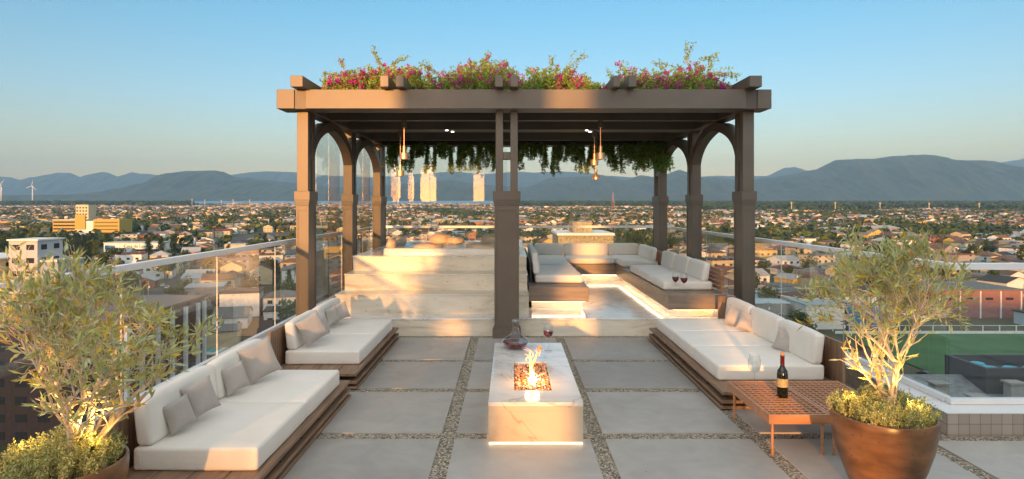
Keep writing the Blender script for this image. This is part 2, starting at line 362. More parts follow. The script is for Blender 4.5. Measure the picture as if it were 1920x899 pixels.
# tiled upstands under the glass
def upstand(name,label,boxes):
    t=thing(name,label,'parapet',(boxes[0][0],boxes[0][2],0))
    a_=MB(); 
    for x0,x1,y0,y1 in boxes: a_.box(x0,x1,y0,y1,-.02,.168)
    a_.build('tile_cladding',M['tilecl'],t)
    c_=MB()
    for x0,x1,y0,y1 in boxes: c_.box(x0-.006,x1,y0-.006,y1,.168,.176)
    c_.build('coping',M['rail'],t)
upstand('parapet_base','low beige tiled ledge carrying the glass railing on the right side',[(3.43,3.70,5.302,15.2),(3.43,9,4.98,5.30)])
upstand('parapet_base','low tiled ledge carrying the glass railing on the left side, behind the sofas',[(-3.14,-3.0,-5.7,15.2)])
upstand('parapet_base','low tiled ledge carrying the glass railing at the far end of the terrace',[(-2.99,3.42,14.8,15.2)])

M['seal']=mat('clear_joint_seal',(.75,.72,.68),rough=.3)
def railing(name,label,p0,p1,n,ztop=1.33,zb=.178,w=.06):
    # p0->p1 along an axis
    t=thing(name,label,'railing',(p0[0],p0[1],zb),group='glass railings round the terrace')
    dx,dy=p1[0]-p0[0],p1[1]-p0[1]
    al='x' if abs(dx)>abs(dy) else 'y'
    def bar(mb,a0,a1,z0,z1,ww):
        if al=='x': mb.box(min(a0,a1),max(a0,a1),p0[1]-ww/2,p0[1]+ww/2,z0,z1)
        else: mb.box(p0[0]-ww/2,p0[0]+ww/2,min(a0,a1),max(a0,a1),z0,z1)
    s0=p0[0] if al=='x' else p0[1]; s1=p1[0] if al=='x' else p1[1]
    r=MB(); bar(r,s0,s1,ztop-.055,ztop,w); r.build('handrail',M['rail'],t,bevel=.004)
    r=MB(); bar(r,s0,s1,zb,zb+.045,w*1.0); r.build('bottom_channel',M['rail'],t,bevel=.004)
    L=(s1-s0)/n
    for i in range(n):
        q=MB(); bar(q,s0+L*i+.006*(1 if L>0 else -1),s0+L*(i+1)-.006*(1 if L>0 else -1),zb+.046,ztop-.056,.014)
        q.build('glass_pane',M['pane'],t)
        if i: q=MB(); bar(q,s0+L*i-.0022,s0+L*i+.0022,zb+.046,ztop-.056,.012); q.build('joint_seal',M['seal'],t)
railing('glass_railing','glass railing with white handrail along the left side of the terrace',(-3.08,-4.85),(-3.08,14.9),12)
railing('glass_railing','glass railing with white handrail along the right side, behind the potted tree',(3.62,5.25),(3.62,14.9),3)
railing('glass_railing','short glass railing with white handrail at the far right, square to the camera',(3.59,5.2),(8.9,5.2),3)
railing('glass_railing','glass railing across the far end of the terrace behind the hot tub',(-3.0,14.9),(3.55,14.9),6)

# house wall behind the camera (shades the terrace; its tall openings let sun slits through)
hw=MB(); yw0,yw1=-6.0,-5.8
def wallseg(x0,x1,z0,z1): hw.box(x0,x1,yw0,yw1,z0,z1)
TOP=5.05
sx=-4*math.tan(R(SUN_AZ)); dz=4*math.tan(R(SUN_EL))
for q in ((-3.25,-3.02,0,9),(-3.02,-2.48,1.25,9),(-3.02,-2.48,0,.25),(-2.48,-1.27,0,9),(-.69,.71,0,9),(.71,1.31,0,.5),(.71,1.31,1.55,9),(1.31,9.2,0,9)):
    wallseg(q[0]+sx,q[1]+sx,(q[2]+dz) if q[2]>0 else 0,min(TOP,q[3]+dz))
tag(hw.build('house_wall',M['plaster']),'tall cream plaster wall with narrow openings standing behind the camera','wall')
# the tower under the terrace
tb=MB(); tb.box(-3.10,8.9,-12,5.26,-50,-.32); tb.box(-3.10,3.66,5.261,15.16,-50,-.32); tag(tb.build('tower_block',mat('tower_render',(.5,.47,.43),rough=.8)),'tall plain block whose roof carries the terrace','building')

# ================================================================== PODIUM, STEPS AND HOT TUB
pod=thing('stone_podium','cream travertine podium with four broad steps rising to the hot tub','podium',(0,8.81,0))
def part(name,m,par,boxes,bevel=.004,**k):
    b=MB()
    for q in boxes: b.box(*q)
    return b.build(name,m,par,bevel=bevel,**k)
part('base_riser',M['trav'],pod,[(-2.66,2.30,8.81,14.75,-.01,.214),(2.30,3.40,8.81,14.75,-.01,.214)][:1],bevel=0)
part('platform_top',M['marble'],pod,[(-2.67,3.38,8.80,14.75,.214,.236)],bevel=.003)
part('riser',M['trav'],pod,[(-2.52,.27,9.17,14.5,.236,.500)],bevel=0)
part('tread',M['trav'],pod,[(-2.53,.278,9.16,14.5,.500,.520)],bevel=.003)
part('riser',M['trav'],pod,[(-2.50,.26,9.60,14.5,.520,.747)],bevel=0)
part('tread',M['trav'],pod,[(-2.51,.268,9.59,14.5,.747,.767)],bevel=.003)
part('riser',M['trav'],pod,[(-2.50,.26,10.1,14.5,.767,.985)],bevel=0)
part('tread',M['marble'],pod,[(-2.51,.268,10.09,14.5,.985,1.003)],bevel=.003)
part('base_riser',M['trav'],pod,[(2.302,3.38,8.812,14.74,-.01,.213)],bevel=0)

tub=thing('hot_tub','cream hot tub with moulded headrests and bubbling blue water set on the top step','hot tub',(-.95,11.2,1.003))
def rr(x0,x1,y0,y1,r,n=8):
    pts=[]
    for cx,cy,a0 in ((x1-r,y0+r,-90),(x1-r,y1-r,0),(x0+r,y1-r,90),(x0+r,y0+r,180)):
        for k in range(n+1):
            an=R(a0+90*k/n); pts.append((cx+r*math.cos(an),cy+r*math.sin(an)))
    return pts
def ring(levels,name,m,par,closed_bottom=False,smooth=True):
    b=MB(); n=len(levels[0][0])
    for pts,z in levels: b.v += [(x,y,z) for x,y in pts]
    for j in range(len(levels)-1):
        for i in range(n):
            i2=(i+1)%n; b.f.append((j*n+i,j*n+i2,(j+1)*n+i2,(j+1)*n+i)); b.m.append(0)
    if closed_bottom: b.f.append(tuple((len(levels)-1)*n+i for i in range(n))); b.m.append(0)
    return b.build(name,m,par,smooth=smooth)
tx0,tx1,ty0,ty1=-2.07,.16,10.28,12.35
ring([(rr(tx0,tx1,ty0,ty1,.12),1.003),(rr(tx0,tx1,ty0,ty1,.12),1.09),(rr(tx0+.02,tx1-.02,ty0+.02,ty1-.02,.12),1.108),(rr(tx0+.16,tx1-.16,ty0+.16,ty1-.16,.15),1.108),(rr(tx0+.2,tx1-.2,ty0+.2,ty1-.2,.15),1.08),(rr(tx0+.3,tx1-.3,ty0+.3,ty1-.3,.2),.80)],'shell',M['tubwhite'],tub,True)
def water():
    m,t,N,L,b=nt('tub_water'); b.inputs['Base Color'].default_value=(.25,.62,.66,1); b.inputs['Roughness'].default_value=.08
    g=N.new('ShaderNodeNewGeometry'); n1=N.new('ShaderNodeTexNoise'); n1.inputs['Scale'].default_value=18; n1.inputs['Detail'].default_value=6
    L.new(g.outputs['Position'],n1.inputs['Vector']); cr=N.new('ShaderNodeValToRGB')
    cr.color_ramp.elements[0].position=.45; cr.color_ramp.elements[0].color=(.13,.50,.55,1); cr.color_ramp.elements[1].position=.6; cr.color_ramp.elements[1].color=(.85,.95,.95,1)
    L.new(n1.outputs['Fac'],cr.inputs[0]); L.new(cr.outputs[0],b.inputs['Base Color'])
    bp=N.new('ShaderNodeBump'); bp.inputs['Strength'].default_value=.8; bp.inputs['Distance'].default_value=.03; L.new(n1.outputs['Fac'],bp.inputs['Height']); L.new(bp.outputs[0],b.inputs['Normal'])
    return m
wb=MB(); q=rr(tx0+.19,tx1-.19,ty0+.19,ty1-.19,.15); wb.quad(*[(x,y,1.075) for x,y in q]); wb.build('water',water(),tub)
def blob(par,name,m,c,s,seg=16,rings=10,amp=.06,seed=0):
    b=MB(); prof=[]
    for j in range(rings+1):
        ph=-math.pi/2+math.pi*j/rings
        for i in range(seg):
            th=2*math.pi*i/seg
            d=Vector((math.cos(ph)*math.cos(th),math.cos(ph)*math.sin(th),math.sin(ph)))
            k=1+amp*noise.noise(d*1.7+Vector((seed,0,0)))
            b.v.append((c[0]+d.x*s[0]*k,c[1]+d.y*s[1]*k,c[2]+d.z*s[2]*k))
    for j in range(rings):
        for i in range(seg):
            i2=(i+1)%seg; b.f.append((j*seg+i,j*seg+i2,(j+1)*seg+i2,(j+1)*seg+i)); b.m.append(0)
    return b.build(name,m,par,smooth=True)
M['headrest']=mat('tan_headrest',(.62,.45,.30),rough=.5,var=.08)
for c,s in (((-1.36,10.50,1.11),(.25,.16,.075)),((-1.95,11.3,1.15),(.10,.30,.10)),((-1.35,12.2,1.15),(.22,.15,.12)),((-.45,10.5,1.11),(.27,.16,.075)),((-.3,12.15,1.15),(.26,.16,.12)),((-1.98,10.62,1.16),(.09,.14,.10)),((.05,11.3,1.12),(.1,.28,.08)),((-1.05,12.1,1.13),(.16,.14,.08))):
    blob(tub,'headrest',M['headrest'],c,s,amp=.35,seed=c[0]*3)

# ================================================================== LOUNGE BENCH
ZB,ZT=.355,.575
def rbox(mb,x0,x1,y0,y1,z0,z1,r=.035,n=8,puff=.012,wr=.003,seed=0,mi=0):
    # rounded, slightly puffed cushion
    lx,ly,lz=x1-x0,y1-y0,z1-z0; r=min(r,lx/2.02,ly/2.02,lz/2.02)
    def ax(l):
        k=[0,r*.12,r*.35,r*.65,r]; m=max(3,int(l/.07)); 
        a=k+[r+(l-2*r)*i/m for i in range(1,m)]+[l-q for q in reversed(k)]
        return a
    AX,AY,AZ=ax(lx),ax(ly),ax(lz)
    idx={}
    def V(i,j,k):
        key=(i,j,k)
        if key in idx: return idx[key]
        p=Vector((AX[i],AY[j],AZ[k]))
        c=Vector((min(max(p.x,r),lx-r),min(max(p.y,r),ly-r),min(max(p.z,r),lz-r)))
        d=p-c
        if d.length>1e-9: 
            p=c+d.normalized()*r
        u,v,w=p.x/lx*2-1,p.y/ly*2-1,p.z/lz*2-1
        fx,fy,fz=1-abs(u)**4,1-abs(v)**4,1-abs(w)**4
        p.x+=u*puff*.5*fy*fz; p.y+=v*puff*.5*fx*fz; p.z+=w*puff*fx*fy
        nn=noise.noise(Vector((x0+p.x,y0+p.y,z0+p.z))*5+Vector((seed,0,0)))
        p+=Vector((u,v,w))*nn*wr
        idx[key]=len(mb.v); mb.v.append((x0+p.x,y0+p.y,z0+p.z)); return idx[key]
    nx,ny,nz=len(AX)-1,len(AY)-1,len(AZ)-1
    def F(*q): mb.f.append(q); mb.m.append(mi)
    for i in range(nx):
        for j in range(ny):
            F(V(i,j,0),V(i,j+1,0),V(i+1,j+1,0),V(i+1,j,0)); F(V(i,j,nz),V(i+1,j,nz),V(i+1,j+1,nz),V(i,j+1,nz))
    for i in range(nx):
        for k in range(nz):
            F(V(i,0,k),V(i+1,0,k),V(i+1,0,k+1),V(i,0,k+1)); F(V(i,ny,k),V(i,ny,k+1),V(i+1,ny,k+1),V(i+1,ny,k))
    for j in range(ny):
        for k in range(nz):
            F(V(0,j,k),V(0,j,k+1),V(0,j+1,k+1),V(0,j+1,k)); F(V(nx,j,k),V(nx,j+1,k),V(nx,j+1,k+1),V(nx,j,k+1))
SEED=[0]
def cushion(par,name,x0,x1,y0,y1,z0,z1,tilt=0,axis='x',**k):
    b=MB(); SEED[0]+=1; rbox(b,x0,x1,y0,y1,z0,z1,seed=SEED[0]*7.3,**k)
    if tilt:
        t=math.tan(R(tilt)); nv=[]
        for x,y,z in b.v:
            if axis=='x': x+=(z-z0)*t
            else: y+=(z-z0)*t
            nv.append((x,y,z))
        b.v=nv
    return b.build(name,M['fabric'],par,smooth=True)
bn=thing('lounge_bench','wraparound lounge bench with cream cushions and lit plinth, right of the hot tub','bench',(1.9,11,.236))
part('bench_body',M['benchwood'],bn,[(2.2,3.0,8.80,14.3,ZB,ZT)],bevel=.004)
part('bench_body',M['benchwood'],bn,[(.31,2.198,13.2,14.3,ZB,ZT-.002)],bevel=.004)
part('bench_body',M['benchwood'],bn,[(.285,1.184,9.55,13.198,ZB,ZT-.001)],bevel=.004)
part('plinth',M['trav'],bn,[(2.33,2.98,8.93,14.2,.237,ZB),(.33,2.325,13.33,14.2,.237,ZB-.001),(.33,1.10,9.70,13.325,.237,ZB-.002)],bevel=0)
ld=MB()
ld.box(2.255,2.27,8.87,13.2,ZB-.010,ZB-.002); ld.box(2.271,2.95,8.86,8.875,ZB-.010,ZB-.002)
ld.box(1.2,2.25,13.25,13.265,ZB-.010,ZB-.002); ld.box(.33,1.12,9.61,9.625,ZB-.010,ZB-.002); ld.box(1.125,1.14,9.61,13.19,ZB-.010,ZB-.002)
ld.build('light_strip',M['led2'],bn)
for y0,y1 in ((9.18,10.04),(10.05,10.90),(10.91,11.76)):
    cushion(bn,'seat_cushion',2.22,2.935,y0,y1,ZT+.002,.70)
    cushion(bn,'back_cushion',2.78,2.88,y0+.02,y1-.01,.702,.965,tilt=8)
cushion(bn,'seat_cushion',2.23,2.94,12.58,13.25,ZT+.002,.70); cushion(bn,'back_cushion',2.80,2.90,12.6,13.1,.702,.955,tilt=6); cushion(bn,'back_cushion',2.80,2.90,13.12,13.9,.702,.955,tilt=6)
for x0,x1 in ((.50,1.18),(1.19,2.19),(2.20,2.78)):
    if x0<2.1: cushion(bn,'seat_cushion',x0,x1,13.3,14.25,ZT+.002,.70)
    else: cushion(bn,'seat_cushion',x0,x1+.15,13.26,14.25,ZT+.002,.70)
for x0,x1 in ((.55,1.17),(1.19,2.17),(2.19,2.86)):
    cushion(bn,'back_cushion',x0,x1,14.06,14.17,.702,.955,tilt=5,axis='y')
cushion(bn,'seat_cushion',.40,1.15,10.0,11.72,ZT+.002,.705); cushion(bn,'seat_cushion',.42,1.16,11.9,13.28,ZT+.002,.70)
cushion(bn,'back_cushion',.37,.47,10.06,11.7,.71,1.06,tilt=-4); cushion(bn,'back_cushion',.40,.50,11.95,13.9,.702,.985,tilt=-4)
sl=MB()
for k in range(5): sl.box(3.01,3.032,8.98,14.2,ZT+.02+k*.062,ZT+.066+k*.062)
sl.box(2.985,3.008,8.98,9.03,ZT,ZT+.32); sl.box(2.985,3.008,11.3,11.35,ZT,ZT+.32); sl.box(2.985,3.008,13.9,13.95,ZT,ZT+.32)
sl.build('slatted_back',M['teak'],bn)
sl=MB()
for k in range(5): sl.box(.315,.335,10.05,13.9,ZT+.02+k*.062,ZT+.066+k*.062)
sl.build('slatted_back',M['bronze_dark'],bn)

# ================================================================== SOFAS
def sofa(label,xin,xout,y0,y1,cy,dk,pan_x,pan_y0,sgn,end=None,cyb=None):
    """sgn -1: back on the left; +1: back on the right"""
    t=thing('platform_sofa',label,'sofa',((xin+xout)/2,y0,0),group='low platform sofas on the terrace')
    xi=dk
    for (z0,z1,o) in ((0,.025,.012),(.05,.078,.006),(.128,.156,0)):
        b=MB(); x_in=xi-sgn*o
        n=4; w=(abs(pan_x-xi)-.01)/n
        for k in range(n):
            a0=x_in+sgn*(k*w) if k else x_in; a1=xi+sgn*((k+1)*w-.004)
            b.box(min(a0,a1),max(a0,a1),y0+o,y1-o*.5,z0,z1)
        b.build('deck_board',M['deckwood'],t,bevel=.003,seg=1)
    b=MB(); yy=y0+.12
    while yy<y1-.05:
        a0,a1=xi+sgn*.03,pan_x-sgn*.02
        b.box(min(a0,a1),max(a0,a1),yy,yy+.03,.0255,.0495); b.box(min(a0,a1),max(a0,a1),yy,yy+.03,.0785,.1275); yy+=.42
    b.build('bearer',M['bronze_dark'],t)
    b=MB(); b.box(min(pan_x,pan_x+sgn*.03),max(pan_x,pan_x+sgn*.03),pan_y0,y1,0.0,.54); b.build('back_panel',M['panelwood'],t,bevel=.003)
    if end:
        b=MB(); b.box(*end); b.build('end_panel',M['panelwood'],t,bevel=.003)
    for a,bb in zip(cy[:-1],cy[1:]):
        cushion(t,'seat_cushion',min(xin,xout),max(xin,xout),a+.003,bb-.003,.1575,.300,r=.02,puff=.006)
        bx0=xout-sgn*.11; bx1=xout-sgn*.01
        cushion(t,'back_cushion',min(bx0,bx1),max(bx0,bx1),a+.02,bb-.005,.305,.585,tilt=sgn*6,r=.03,puff=.012)
    # corner label tag of the near cushion
    b=MB(); b.box(xout-sgn*.05-.006,xout-sgn*.05+.006,cy[0]-.006,cy[0]+.001,.205,.26); b.build('fabric_tab',M['fabric'],t)
    return t
sofa('long two seat platform sofa at the front left with four taupe pillows',-1.561,-2.335,3.72,5.98,[3.92,4.86,5.82],-1.507,-2.40,3.72,-1)
sofa('two seat platform sofa on the left beside the stone steps, behind the front one',-1.554,-2.325,6.21,8.58,[6.55,7.44,8.40],-1.507,-2.375,6.3,-1)
sofa('three seat platform sofa on the right, behind the slatted tables',1.952,2.955,5.60,8.56,[5.954,6.80,7.61,8.43],1.875,3.04,5.81,1,end=(2.80,3.035,8.53,8.56,.16,.585))

def pillow_mesh(n=14,s=1.0,seed=0,th=.40):
    b=MB(); 
    for side in (1,-1):
        base=len(b.v)
        for j in range(n+1):
            for i in range(n+1):
                u,v=i/n*2-1,j/n*2-1
                pin=1-.10*(1-u*u)*abs(v)**3-.0; pin2=1-.10*(1-v*v)*abs(u)**3
                x=u*.5*pin2; z=v*.5*pin
                h=th*.5*max(0,(1-abs(u)**2.6))**.55*max(0,(1-abs(v)**2.6))**.55
                h+=.02*noise.noise(Vector((u*3,v*3,seed+side*5)))*(1-abs(u)**4)*(1-abs(v)**4)
                b.v.append((x*s,side*h*s,z*s))
        for j in range(n):
            for i in range(n):
                q=(base+j*(n+1)+i,base+j*(n+1)+i+1,base+(j+1)*(n+1)+i+1,base+(j+1)*(n+1)+i)
                b.f.append(q if side==-1 else q[::-1]); b.m.append(0)
    return b
def pillow(label,px,py,z,s,yaw,lean,roll,i,Y):
    # centre seen at (px,py) at depth Y
    c=PY(px,py,Y)
    me=pillow_mesh(s=s,seed=i*3.1).mesh('throw_pillow',M['pillow'],smooth=True)
    o=bpy.data.objects.new('throw_pillow',me); C.objects.link(o); o.location=c
    # yaw: facing (normal) about Z ; lean back; roll in own plane
    o.rotation_euler=(Matrix.Rotation(R(yaw),4,'Z')@Matrix.Rotation(R(lean),4,'X')@Matrix.Rotation(R(roll),4,'Y')).to_euler()
    tag(o,label,'pillow',group='taupe throw pillows on the sofas')
pillow('small taupe pillow nearest the camera on the front left sofa',336,777,0,.20,62,-14,-14,1,4.18)
pillow('medium taupe pillow behind the nearest one, first seat of the front left sofa',377,746,0,.235,60,-16,-12,2,4.42)
pillow('small taupe pillow leaning on the second back cushion of the front left sofa',441,709,0,.215,58,-14,-12,3,5.02)
pillow('largest taupe pillow, at the far end of the front left sofa',487,676,0,.31,48,-14,-16,4,5.38)
pillow('large pale pillow at the near end of the sofa by the stone steps',586,616,0,.29,42,-18,-24,5,6.72)
pillow('pillow half hidden behind the large pale one on the sofa by the steps',601,611,0,.22,58,-12,-12,6,7.02)
pillow('narrow taupe pillow in the middle of the sofa by the steps',623,592,0,.21,66,-10,-8,7,7.72)
pillow('small taupe pillow furthest along the sofa by the steps',639,584,0,.21,40,-14,-14,8,7.95)
pillow('taupe pillow furthest along the right sofa',1377,594,0,.24,-52,-14,14,9,7.85)
pillow('taupe pillow second from the far end of the right sofa',1401,604,0,.22,-40,-12,14,10,7.55)
pillow('taupe pillow on the near seat of the right sofa',1473,641,0,.235,-48,-14,16,11,6.55)

# ================================================================== FIRE TABLE
ft=thing('fire_table','low white marble fire table with a glowing base and a bed of orange glass pebbles','fire table',(.03,5.8,0))
FX0,FX1,FY0,FY1=-.162,.549,4.757,6.812; FZ=.327
hx0,hx1,hy0,hy1=.035,.335,5.06,5.98
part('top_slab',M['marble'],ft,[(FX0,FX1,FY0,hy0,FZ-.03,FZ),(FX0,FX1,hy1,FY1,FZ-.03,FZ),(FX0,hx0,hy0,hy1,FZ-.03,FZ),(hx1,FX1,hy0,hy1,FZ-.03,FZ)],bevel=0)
part('body',M['marble_lit'],ft,[(FX0+.001,FX1-.001,FY0+.001,FY1-.001,.028,FZ-.0705),(FX0+.001,FX1-.001,FY0+.001,hy0-.01,FZ-.07,FZ-.0305),(FX0+.001,FX1-.001,hy1+.01,FY1-.001,FZ-.07,FZ-.0305),(FX0+.001,hx0-.01,hy0-.009,hy1+.009,FZ-.07,FZ-.0305),(hx1+.01,FX1-.001,hy0-.009,hy1+.009,FZ-.07,FZ-.0305)],bevel=0)
part('light_strip',M['led'],ft,[(FX0+.004,FX1-.004,FY0+.006,FY0+.02,.008,.0265),(FX0+.004,FX0+.018,FY0+.022,FY1-.02,.008,.0265),(FX1-.018,FX1-.004,FY0+.022,FY1-.02,.008,.0265)],bevel=0)
part('foot',M['bronze_dark'],ft,[(FX0+.06,FX1-.06,FY0+.08,FY1-.06,0,.0275)],bevel=0)
rnd=random.Random(4)
pebm=[mat('orange_glass_pebble',(.75,.30,.12),rough=.15,var=.2,scale=30),mat('amber_glass_pebble',(.62,.38,.20),rough=.12,var=.2,scale=30),mat('brown_glass_pebble',(.30,.13,.06),rough=.2,var=.3,scale=30),mat('clear_glass_pebble',(.80,.66,.54),rough=.1,var=.1,scale=30)]
pb=MB(); pb.box(hx0,hx1,hy0,hy1,FZ-.069,FZ-.045,mi=2)
for i in range(900):
    c=Vector((rnd.uniform(hx0+.01,hx1-.01),rnd.uniform(hy0+.01,hy1-.01),FZ-.028+rnd.uniform(-.014,.018))); s=rnd.uniform(.011,.02)
    m_=Matrix.Rotation(rnd.uniform(0,6),3,Vector((rnd.random(),rnd.random(),rnd.random()+.1)).normalized())
    n=len(pb.v); mi=rnd.choice((0,0,0,1,1,2,3))
    for d in ((1,0,0),(-1,0,0),(0,1,0),(0,-1,0),(0,0,.7),(0,0,-.7),(.6,.6,.5),(-.6,-.6,.5)):
        pb.v.append(tuple(c+(m_@Vector(d))*s*rnd.uniform(.8,1.1)))
    for q in ((0,6,4),(6,2,4),(2,1,4),(1,7,4),(7,3,4),(3,0,4),(0,2,6),(1,3,7),(2,0,5),(1,2,5),(3,1,5),(0,3,5)):
        pb.f.append(tuple(n+k for k in q)); pb.m.append(mi)
o=pb.build('fire_pebbles',pebm,ft); o['kind']='stuff'
def flamemat():
    m,t,N,L,b=nt('flame'); N.remove(b)
    tc=N.new('ShaderNodeTexCoord'); sx=N.new('ShaderNodeSeparateXYZ'); L.new(tc.outputs['Object'],sx.inputs[0])
    mr=N.new('ShaderNodeMapRange'); mr.inputs[1].default_value=0; mr.inputs[2].default_value=.36; L.new(sx.outputs[2],mr.inputs[0])
    cr=N.new('ShaderNodeValToRGB'); E=cr.color_ramp.elements; E[0].position=0; E[0].color=(.25,.55,.9,1); E[1].position=1; E[1].color=(1,.12,.01,1)
    for p,c in ((.10,(.9,.8,.55,1)),(.35,(1,.55,.12,1)),(.7,(1,.30,.04,1))):
        q=E.new(p); q.color=c
    L.new(mr.outputs[0],cr.inputs[0])
    em=N.new('ShaderNodeEmission'); em.inputs[1].default_value=2.3; L.new(cr.outputs[0],em.inputs[0])
    tr=N.new('ShaderNodeBsdfTransparent'); lw=N.new('ShaderNodeLayerWeight'); lw.inputs[0].default_value=.35
    ms=N.new('ShaderNodeMixShader'); L.new(lw.outputs['Facing'],ms.inputs[0]); L.new(em.outputs[0],ms.inputs[1]); L.new(tr.outputs[0],ms.inputs[2])
    L.new(ms.outputs[0],N['Material Output'].inputs[0]); return m
flm=MB(); fc=Vector((.185,5.28,0)); rnd=random.Random(9)
def tongue(p0,h,r,lean,ph):
    pts=[];rad=[]
    for k in range(11):
        t_=k/10; pts.append(p0+Vector((lean*t_*t_*h+.022*math.sin(ph+t_*6)*t_,.012*math.cos(ph+t_*5)*t_,h*t_)))
        rad.append(max(.0008,r*(math.sin(math.pi*min(1,t_*.9+.14))**.8)*(1-t_*.55)))
    flm.tube(pts,rad,8)
tongue(fc+Vector((0,0,0)),.25,.020,.0,.3); tongue(fc+Vector((.012,.01,.05)),.24,.016,-.25,2.2)
tongue(fc+Vector((-.012,.0,.08)),.24,.013,.25,4.0)
for k in range(9): tongue(fc+Vector((rnd.uniform(-.03,.03),rnd.uniform(-.03,.03),rnd.uniform(0,.06))),rnd.uniform(.06,.17),rnd.uniform(.004,.009),rnd.uniform(-.9,.9),rnd.uniform(0,6))
for k in range(6): tongue(fc+Vector((rnd.uniform(-.06,.06),rnd.uniform(-.02,.05),rnd.uniform(.2,.30))),rnd.uniform(.03,.07),rnd.uniform(.002,.004),rnd.uniform(-.9,.9),rnd.uniform(0,6))
fl=bpy.data.objects.new('flame',flm.mesh('flame',flamemat(),smooth=True)); C.objects.link(fl); fl.location=(0,0,FZ-.03)
tag(fl,'orange and yellow gas flame rising from the pebble bed of the table','flame')
pl=bpy.data.lights.new('fire_light','POINT'); po=bpy.data.objects.new('fire_light',pl); C.objects.link(po); po.location=(.185,5.28,FZ+.10); pl.energy=2.0; pl.color=(1,.45,.12); pl.shadow_soft_size=.06

# glassware -----------------------------------------------------------
def wineglass(name,label,loc,sc_=1.0,fill=None,full=True):
    t=thing(name,label,'glass',loc,group='stemmed wine glasses')
    pr=[(.0005,0),(.030,0),(.031,.0015),(.012,.004),(.0035,.010),(.003,.05),(.003,.085),(.006,.092),(.022,.104),(.034,.122),(.038,.145),(.036,.17),(.030,.20),(.0288,.20),(.0345,.17),(.0365,.145),(.0325,.123),(.021,.1065),(.005,.0955),(.0005,.095)]
    b=MB(); b.lathe([(r*sc_,z*sc_) for r,z in pr],28,cap=False); b.build('bowl_and_stem',M['glass'],t,smooth=True,local=True)
    if fill:
        w=[(.0005,.0962),(.005,.0966),(.0205,.1075),(.0318,.124),(.0356,.143),(.0353,fill),(.0005,fill)]
        w=[(r*sc_,z*sc_) for r,z in w]
        b=MB(); b.lathe(w,28,cap=False); b.build('wine',M['wine'],t,smooth=False,local=True)
    return t
wineglass('wine_glass','glass of red wine standing on the white fire table beside the decanter',tuple(P(1028,658.5,FZ)),1.36,.150)
wineglass('wine_glass','left of two red wine glasses on the lounge bench',tuple(P(1266.5,546.5,ZT)),1.36,.15)
wineglass('wine_glass','right of two red wine glasses on the lounge bench',tuple(P(1282.5,548.8,ZT)),1.36,.15)
wineglass('wine_glass','empty stemmed wine glass standing on the slatted table',tuple(P(1414.5,727.5,.30)),1.36)
dl=P(966.5,653,FZ)
dc=thing('decanter','wide bottomed glass decanter half full of red wine on the fire table','decanter',tuple(dl))
outp=[(.0005,0),(.05,0),(.085,.018),(.108,.048),(.109,.060),(.095,.078),(.06,.098),(.035,.118),(.024,.145),(.021,.18),(.022,.205),(.029,.236)]
inp=[(.0275,.236),(.0205,.205),(.0195,.18),(.0225,.145),(.033,.119),(.058,.100),(.093,.080),(.1068,.060),(.106,.050),(.083,.021),(.048,.004),(.0005,.004)]
KD=1.27; outp=[(r*KD,z*KD) for r,z in outp]; inp=[(r*KD,z*KD) for r,z in inp]
b=MB(); b.lathe(outp+inp,40,cap=False); b.build('vessel',M['glass'],dc,smooth=True,local=True)
b=MB(); b.lathe([(r*KD,z*KD) for r,z in [(.0005,.005),(.047,.005),(.082,.0215),(.1052,.0495),(.1055,.054),(.0005,.054)]],40,cap=False); b.build('wine',M['wine'],dc,local=True)
cl=P(1012,654,FZ)
b=MB(); rbox(b,cl.x-.022,cl.x+.022,cl.y-.015,cl.y+.015,FZ+.001,FZ+.03,r=.010,puff=0)
tag(b.build('amber_stopper',mat('amber_stopper_glass',(.75,.27,.06),rough=.2),smooth=True),'small amber coloured block lying between the flame and the wine glass','stopper')
bp_=P(1467,744,.30)
bt=thing('wine_bottle','dark wine bottle with red foil neck and gold label standing on the slatted table','bottle',tuple(bp_))
b=MB(); b.lathe([(.0005,.002),(.034,0),(.038,.004),(.038,.165),(.034,.190),(.020,.212),(.0145,.228),(.014,.25)],32,cap=False); bt.scale=(1.08,1.08,1.08); b.build('body',M['bottle'],bt,smooth=True,local=True)
b=MB(); b.lathe([(.0148,.228),(.0152,.234),(.0146,.29),(.0158,.291),(.0158,.300),(.0005,.300)],24,cap=False); b.build('foil_neck',M['foil'],bt,smooth=True,local=True)
b=MB(); b.lathe([(.0385,.075),(.0385,.135)],32,cap=False); b.build('label',M['labelp'],bt,smooth=True,local=True)
b=MB(); b.lathe([(.0105,.300),(.0115,.325),(.0005,.326)],16,cap=False); b.build('cork',M['cork'],bt,local=True)

# slatted tables ------------------------------------------------------
def slat_table(label,x0,x1,y0,y1):
    t=thing('slatted_table',label,'coffee table',((x0+x1)/2,(y0+y1)/2,0),group='slatted tables by the right sofa')
    z1=.30
    part('frame',M['teak'],t,[(x0,x1,y0,y0+.02,z1-.068,z1),(x0,x1,y1-.02,y1,z1-.068,z1),(x0,x0+.02,y0+.0205,y1-.0205,z1-.068,z1),(x1-.02,x1,y0+.0205,y1-.0205,z1-.068,z1)],bevel=.002,)
    gm=MB(); nx=max(5,round((x1-x0)/.052)); ny=round((y1-y0)/.056)
    for i in range(1,nx): 
        x=x0+(x1-x0)*i/nx; gm.box(x-.0065,x+.0065,y0+.0205,y1-.0205,z1-.042,z1-.004)
    for j in range(1,ny):
        y=y0+(y1-y0)*j/ny; gm.box(x0+.0205,x1-.0205,y-.0065,y+.0065,z1-.044,z1-.002)
    gm.build('lattice_top',M['teak'],t)
    for lx in (x0+.035,x1-.045):
        for ly in (y0+.03,y1-.08):
            b=MB(); b.lathe([(.010,0),(.0105,z1-.069)],12,lx,ly,0); b.build('leg',M['teak'],t,smooth=False)
